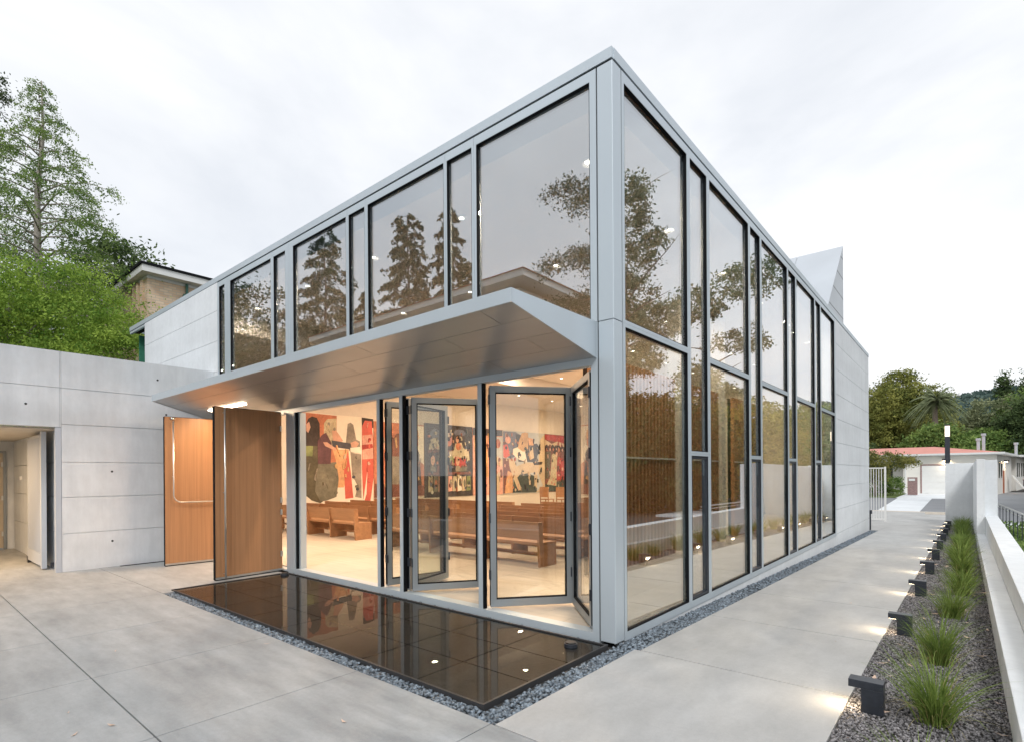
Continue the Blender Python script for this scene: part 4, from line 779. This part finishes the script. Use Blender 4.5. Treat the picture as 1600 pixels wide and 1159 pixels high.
for b_, h, r, m_, lab in wood:
    bushy(b_, h, [(0,0,h*.72,r*.8,r*.8,h*.24),(r*.45,0,h*.55,r*.7,r*.7,h*.25),(-r*.5,.3,h*.52,r*.7,r*.7,h*.24),(.2,-r*.3,h*.36,r*.95,r*.9,h*.26)], lab, m_, nclump=560, per=36, leaf=.42, crad=1.0, tr=.35, flat=.5)
cone_tree((7.8,124,Z0), 21.6, 2.7, 'narrow dark star pine rising above the woods near the right edge', F_DARK, 420, 36, .5, 1.0, 'star_pine', 12, True); cone_tree((10.7,126,Z0), 20.6, 2.8, 'second narrow dark star pine, cut off by the right edge', F_DARK, 400, 36, .5, 1.0, 'star_pine', 12, True)
# hill
hx = np.linspace(-700,700,90); hy = np.array([420,520,620,700,780,860]); hv = []
for j, y_ in enumerate(hy):
    for x_ in hx: hv.append((x_, y_, -5+(92*math.exp(-((x_-90)/330)**2)+2.2*math.sin(x_*.11)+1.5*math.sin(x_*.29+1)+rng.normal(0,1.0))*[0,.25,.5,.78,1.0,.7][j]))
hv = np.array(hv); N = len(hx); hf = np.array([(j*N+i,j*N+i+1,(j+1)*N+i+1,(j+1)*N+i) for j in range(5) for i in range(N-1)])
tag(raw_mesh('hill', hv, hf, foliage('haze_tinted_slope', (.05,.085,.08), (.11,.15,.125), .03)), kind='structure')  # aerial haze painted into the slope as blue-green
P = np.stack([rng.uniform(-120,140,9000), rng.uniform(640,800,9000), np.zeros(9000)], 1)
zz = -5+92*np.exp(-((P[:,0]-90)/330)**2)*np.interp(P[:,1], hy, [0,.25,.5,.78,1.0,.7]); P[:,2] = zz+rng.uniform(0,7,9000)
tag(leafquads(P, 5.5, '', foliage('haze_tinted_canopy', (.05,.09,.085), (.12,.165,.14), .03), None, .8, name='hill_woods'), 'far off woods covering the hill behind the palm', 'woods', kind='stuff')  # leaf colour carries the haze, no air volume

# railing and ramp beyond the right-hand wall
rl = thing('handrail', (3.5,14,-.3), 'brushed steel handrail with thin uprights beyond the white wall at the right edge', 'railing')
mb = MB(); mb.tube([(3.25,18.8,.58),(3.60,11.8,.58)], .022, 8); mb.tube([(3.28,18.8,.48),(3.63,11.8,.48)], .014, 8); mb.build('rail', STEEL, rl)
[MB().tube([(3.27+k*.0385,18.6-k*.76,-.5),(3.27+k*.0385,18.6-k*.76,.57)], .010, 6).build('upright', BLACKM, rl) for k in range(9)]
tag(B((3.16,9,-.42), (3.34,23.0,-.30)).build('garden_kerb', CONC_W), kind='structure')
P = np.stack([rng.uniform(3.35,4.6,5200), rng.uniform(9,20,5200), rng.uniform(-.42,-.05,5200)], 1); tag(leafquads(P, .10, '', F_MID, None, name='ground_cover'), 'low green ground cover planting beyond the white wall', 'plants', kind='stuff')
tag(B((3.35,20.2,-.75), (9,24.0,-.40)).build('ramp', CONC), kind='structure')

# ============================================================ WHAT STANDS BEHIND THE CAMERA AND TO ITS RIGHT (mirrored in the glass)
rt = 'trees of the garden mirrored in the chapel glass'
for i, (x,y,h,r,lab) in enumerate([(-28.4,-20.5,20.5,3.0,'tall narrow conifer mirrored left of centre in the upper glass'),(-26.2,-22.6,21.0,2.6,'second tall narrow conifer mirrored just right of the first'),(-38.5,-20,22.5,3.6,'broad tall conifer mirrored in the third bay from the left'),(-37,-23,17.5,2.4,'short pointed conifer mirrored beside the broad one'),(-29.5,-28,19.5,3.0,'conifer mirrored low in the narrow bay left of the big corner pane')]):
    conifer((x,y,0), h, r*1.35, lab, F_NEED, nb=120, per=620, leaf=.24, droop=.5, rise=.3, z0=.05, tr=.25, group=rt, power=.55)
for i, (x,y,h,r) in enumerate([(-46,-18,20,5),(-52,-16,21,6),(-44,-25,17,5),(-60,-20,22,6)]):
    bushy((x,y,0), h, [(0,0,h*.7,r,r,h*.28),(r*.4,r*.3,h*.45,r,r,h*.28),(-r*.4,0,h*.3,r,r,h*.25)], ['leafy tree mirrored in the second wide bay','tall leafy tree mirrored at the far left of the glass','lower leafy tree mirrored below the broad conifer','leafy tree furthest off in the left mirror image'][i], F_NEED, nclump=340, per=50, leaf=.34, crad=1.1, tr=.35, group=rt)
conifer((-7.0,-14.2,0), 12.9, 8.0, 'spreading cedar with flat drooping tiers, mirrored in the big corner pane', F_NEED, nb=32, per=3000, leaf=.11, droop=.30, rise=.16, z0=.33, tr=.35, name='cedar_tree', group=rt, power=.35, spread=.13, gap=.55)
hs = thing('hipped_house', (-19,-22,0), 'two storey rendered house with a hipped roof, behind the camera and mirrored in the glass', 'building')
B((-30,-32,0), (-13.4,-15.1,10.3)).build('wall', STUCCO, hs); B((-30.8,-32.8,10.45), (-12.5,-14.2,10.75)).build('eaves', TRIMW, hs)
mb = MB(); A = [(-30.9,-32.9,10.76),(-12.4,-32.9,10.76),(-12.4,-14.1,10.76),(-30.9,-14.1,10.76)]; mb.add(A+[(-21.6,-25,13.2),(-21.6,-22,13.2)], [(0,1,4),(1,2,5,4),(2,3,5),(3,0,4,5),(3,2,1,0)]); mb.build('roof', REDROOF, hs)
for x in (-15.6,-19.2,-22.8,-26.4):
    for z in (4.2,7.9): o = B((x-.6,-15.09,z), (x+.6,-15.04,z+1.5)).build('window', WINDK, hs); B((x-.68,-15.09,z-.1), (x+.68,-15.0,z-.002)).build('sill', TRIMW, o)
for y in (-17.2,-21,-25):
    for z in (4.2,7.9): o = B((-13.39,y-.6,z), (-13.34,y+.6,z+1.5)).build('window', WINDK, hs); B((-13.39,y-.68,z-.1), (-13.30,y+.68,z-.002)).build('sill', TRIMW, o)
bushy((12.2,22.8,-.5), 19.5, [(0,0,17.6,1.5,1.5,1.6),(-.4,.4,15,1.9,1.9,1.5),(.2,0,12.2,2.1,2.1,1.4),(-.3,0,9.3,1.8,1.8,1.5),(.4,.4,6.8,1.6,1.6,1.2)], 'slender open pine mirrored beside the corner column', F_GREY, nclump=230, per=60, leaf=.22, crad=.55, tr=.25, th=.95, name='pine_tree', group=rt, limbs=12)
bushy((10.6,30.2,-.5), 16.4, [(-2.8,2.2,14.6,2.4,2.2,1.0),(0,0,13.0,2.0,2.0,.9),(2.4,-1.8,12.0,2.4,2.2,1.1),(3.4,-2.2,9.6,1.8,1.8,1.0),(-2.2,1.2,10.6,1.8,1.6,.8),(0,0,8.2,1.5,1.5,.9),(-1.6,1.4,7.0,1.3,1.3,.6)], 'spreading open crowned pine mirrored in the first bays of the side glazing', F_GREY, nclump=250, per=60, leaf=.24, crad=.62, tr=.3, th=.9, name='pine_tree', group=rt, limbs=12)
for i, (x,y,h,r) in enumerate([(12.5,31.5,6.8,3.6),(13.2,38.5,9.8,4.6),(13.4,46,10.0,5),(14.5,54.5,10.4,5.4),(13.0,22.0,7.4,3.2),(11.2,24.2,7.0,2.8),(9.3,26.2,6.2,2.4),(15.5,19.5,7.6,3.4),(21,62,15,5)]):
    bushy((x,y,-.5), h, [(0,0,h*.62,r*.85,r*.85,h*.34),(0,0,h*.22,r,r,h*.24),(r*.4,r*.4,h*.42,r*.8,r*.8,h*.32),(-r*.4,-r*.4,h*.42,r*.8,r*.8,h*.32)], ('rounded dark green' if i in (4,5,6,7) else 'rounded olive')+' tree past the planter wall, '+ordn[i]+' mirrored by the side glazing', F_DARK if i in (4,5,6,7) else F_OLIVE, nclump=430, per=50, leaf=.30, crad=.8, tr=.3, group=rt, flat=.5)
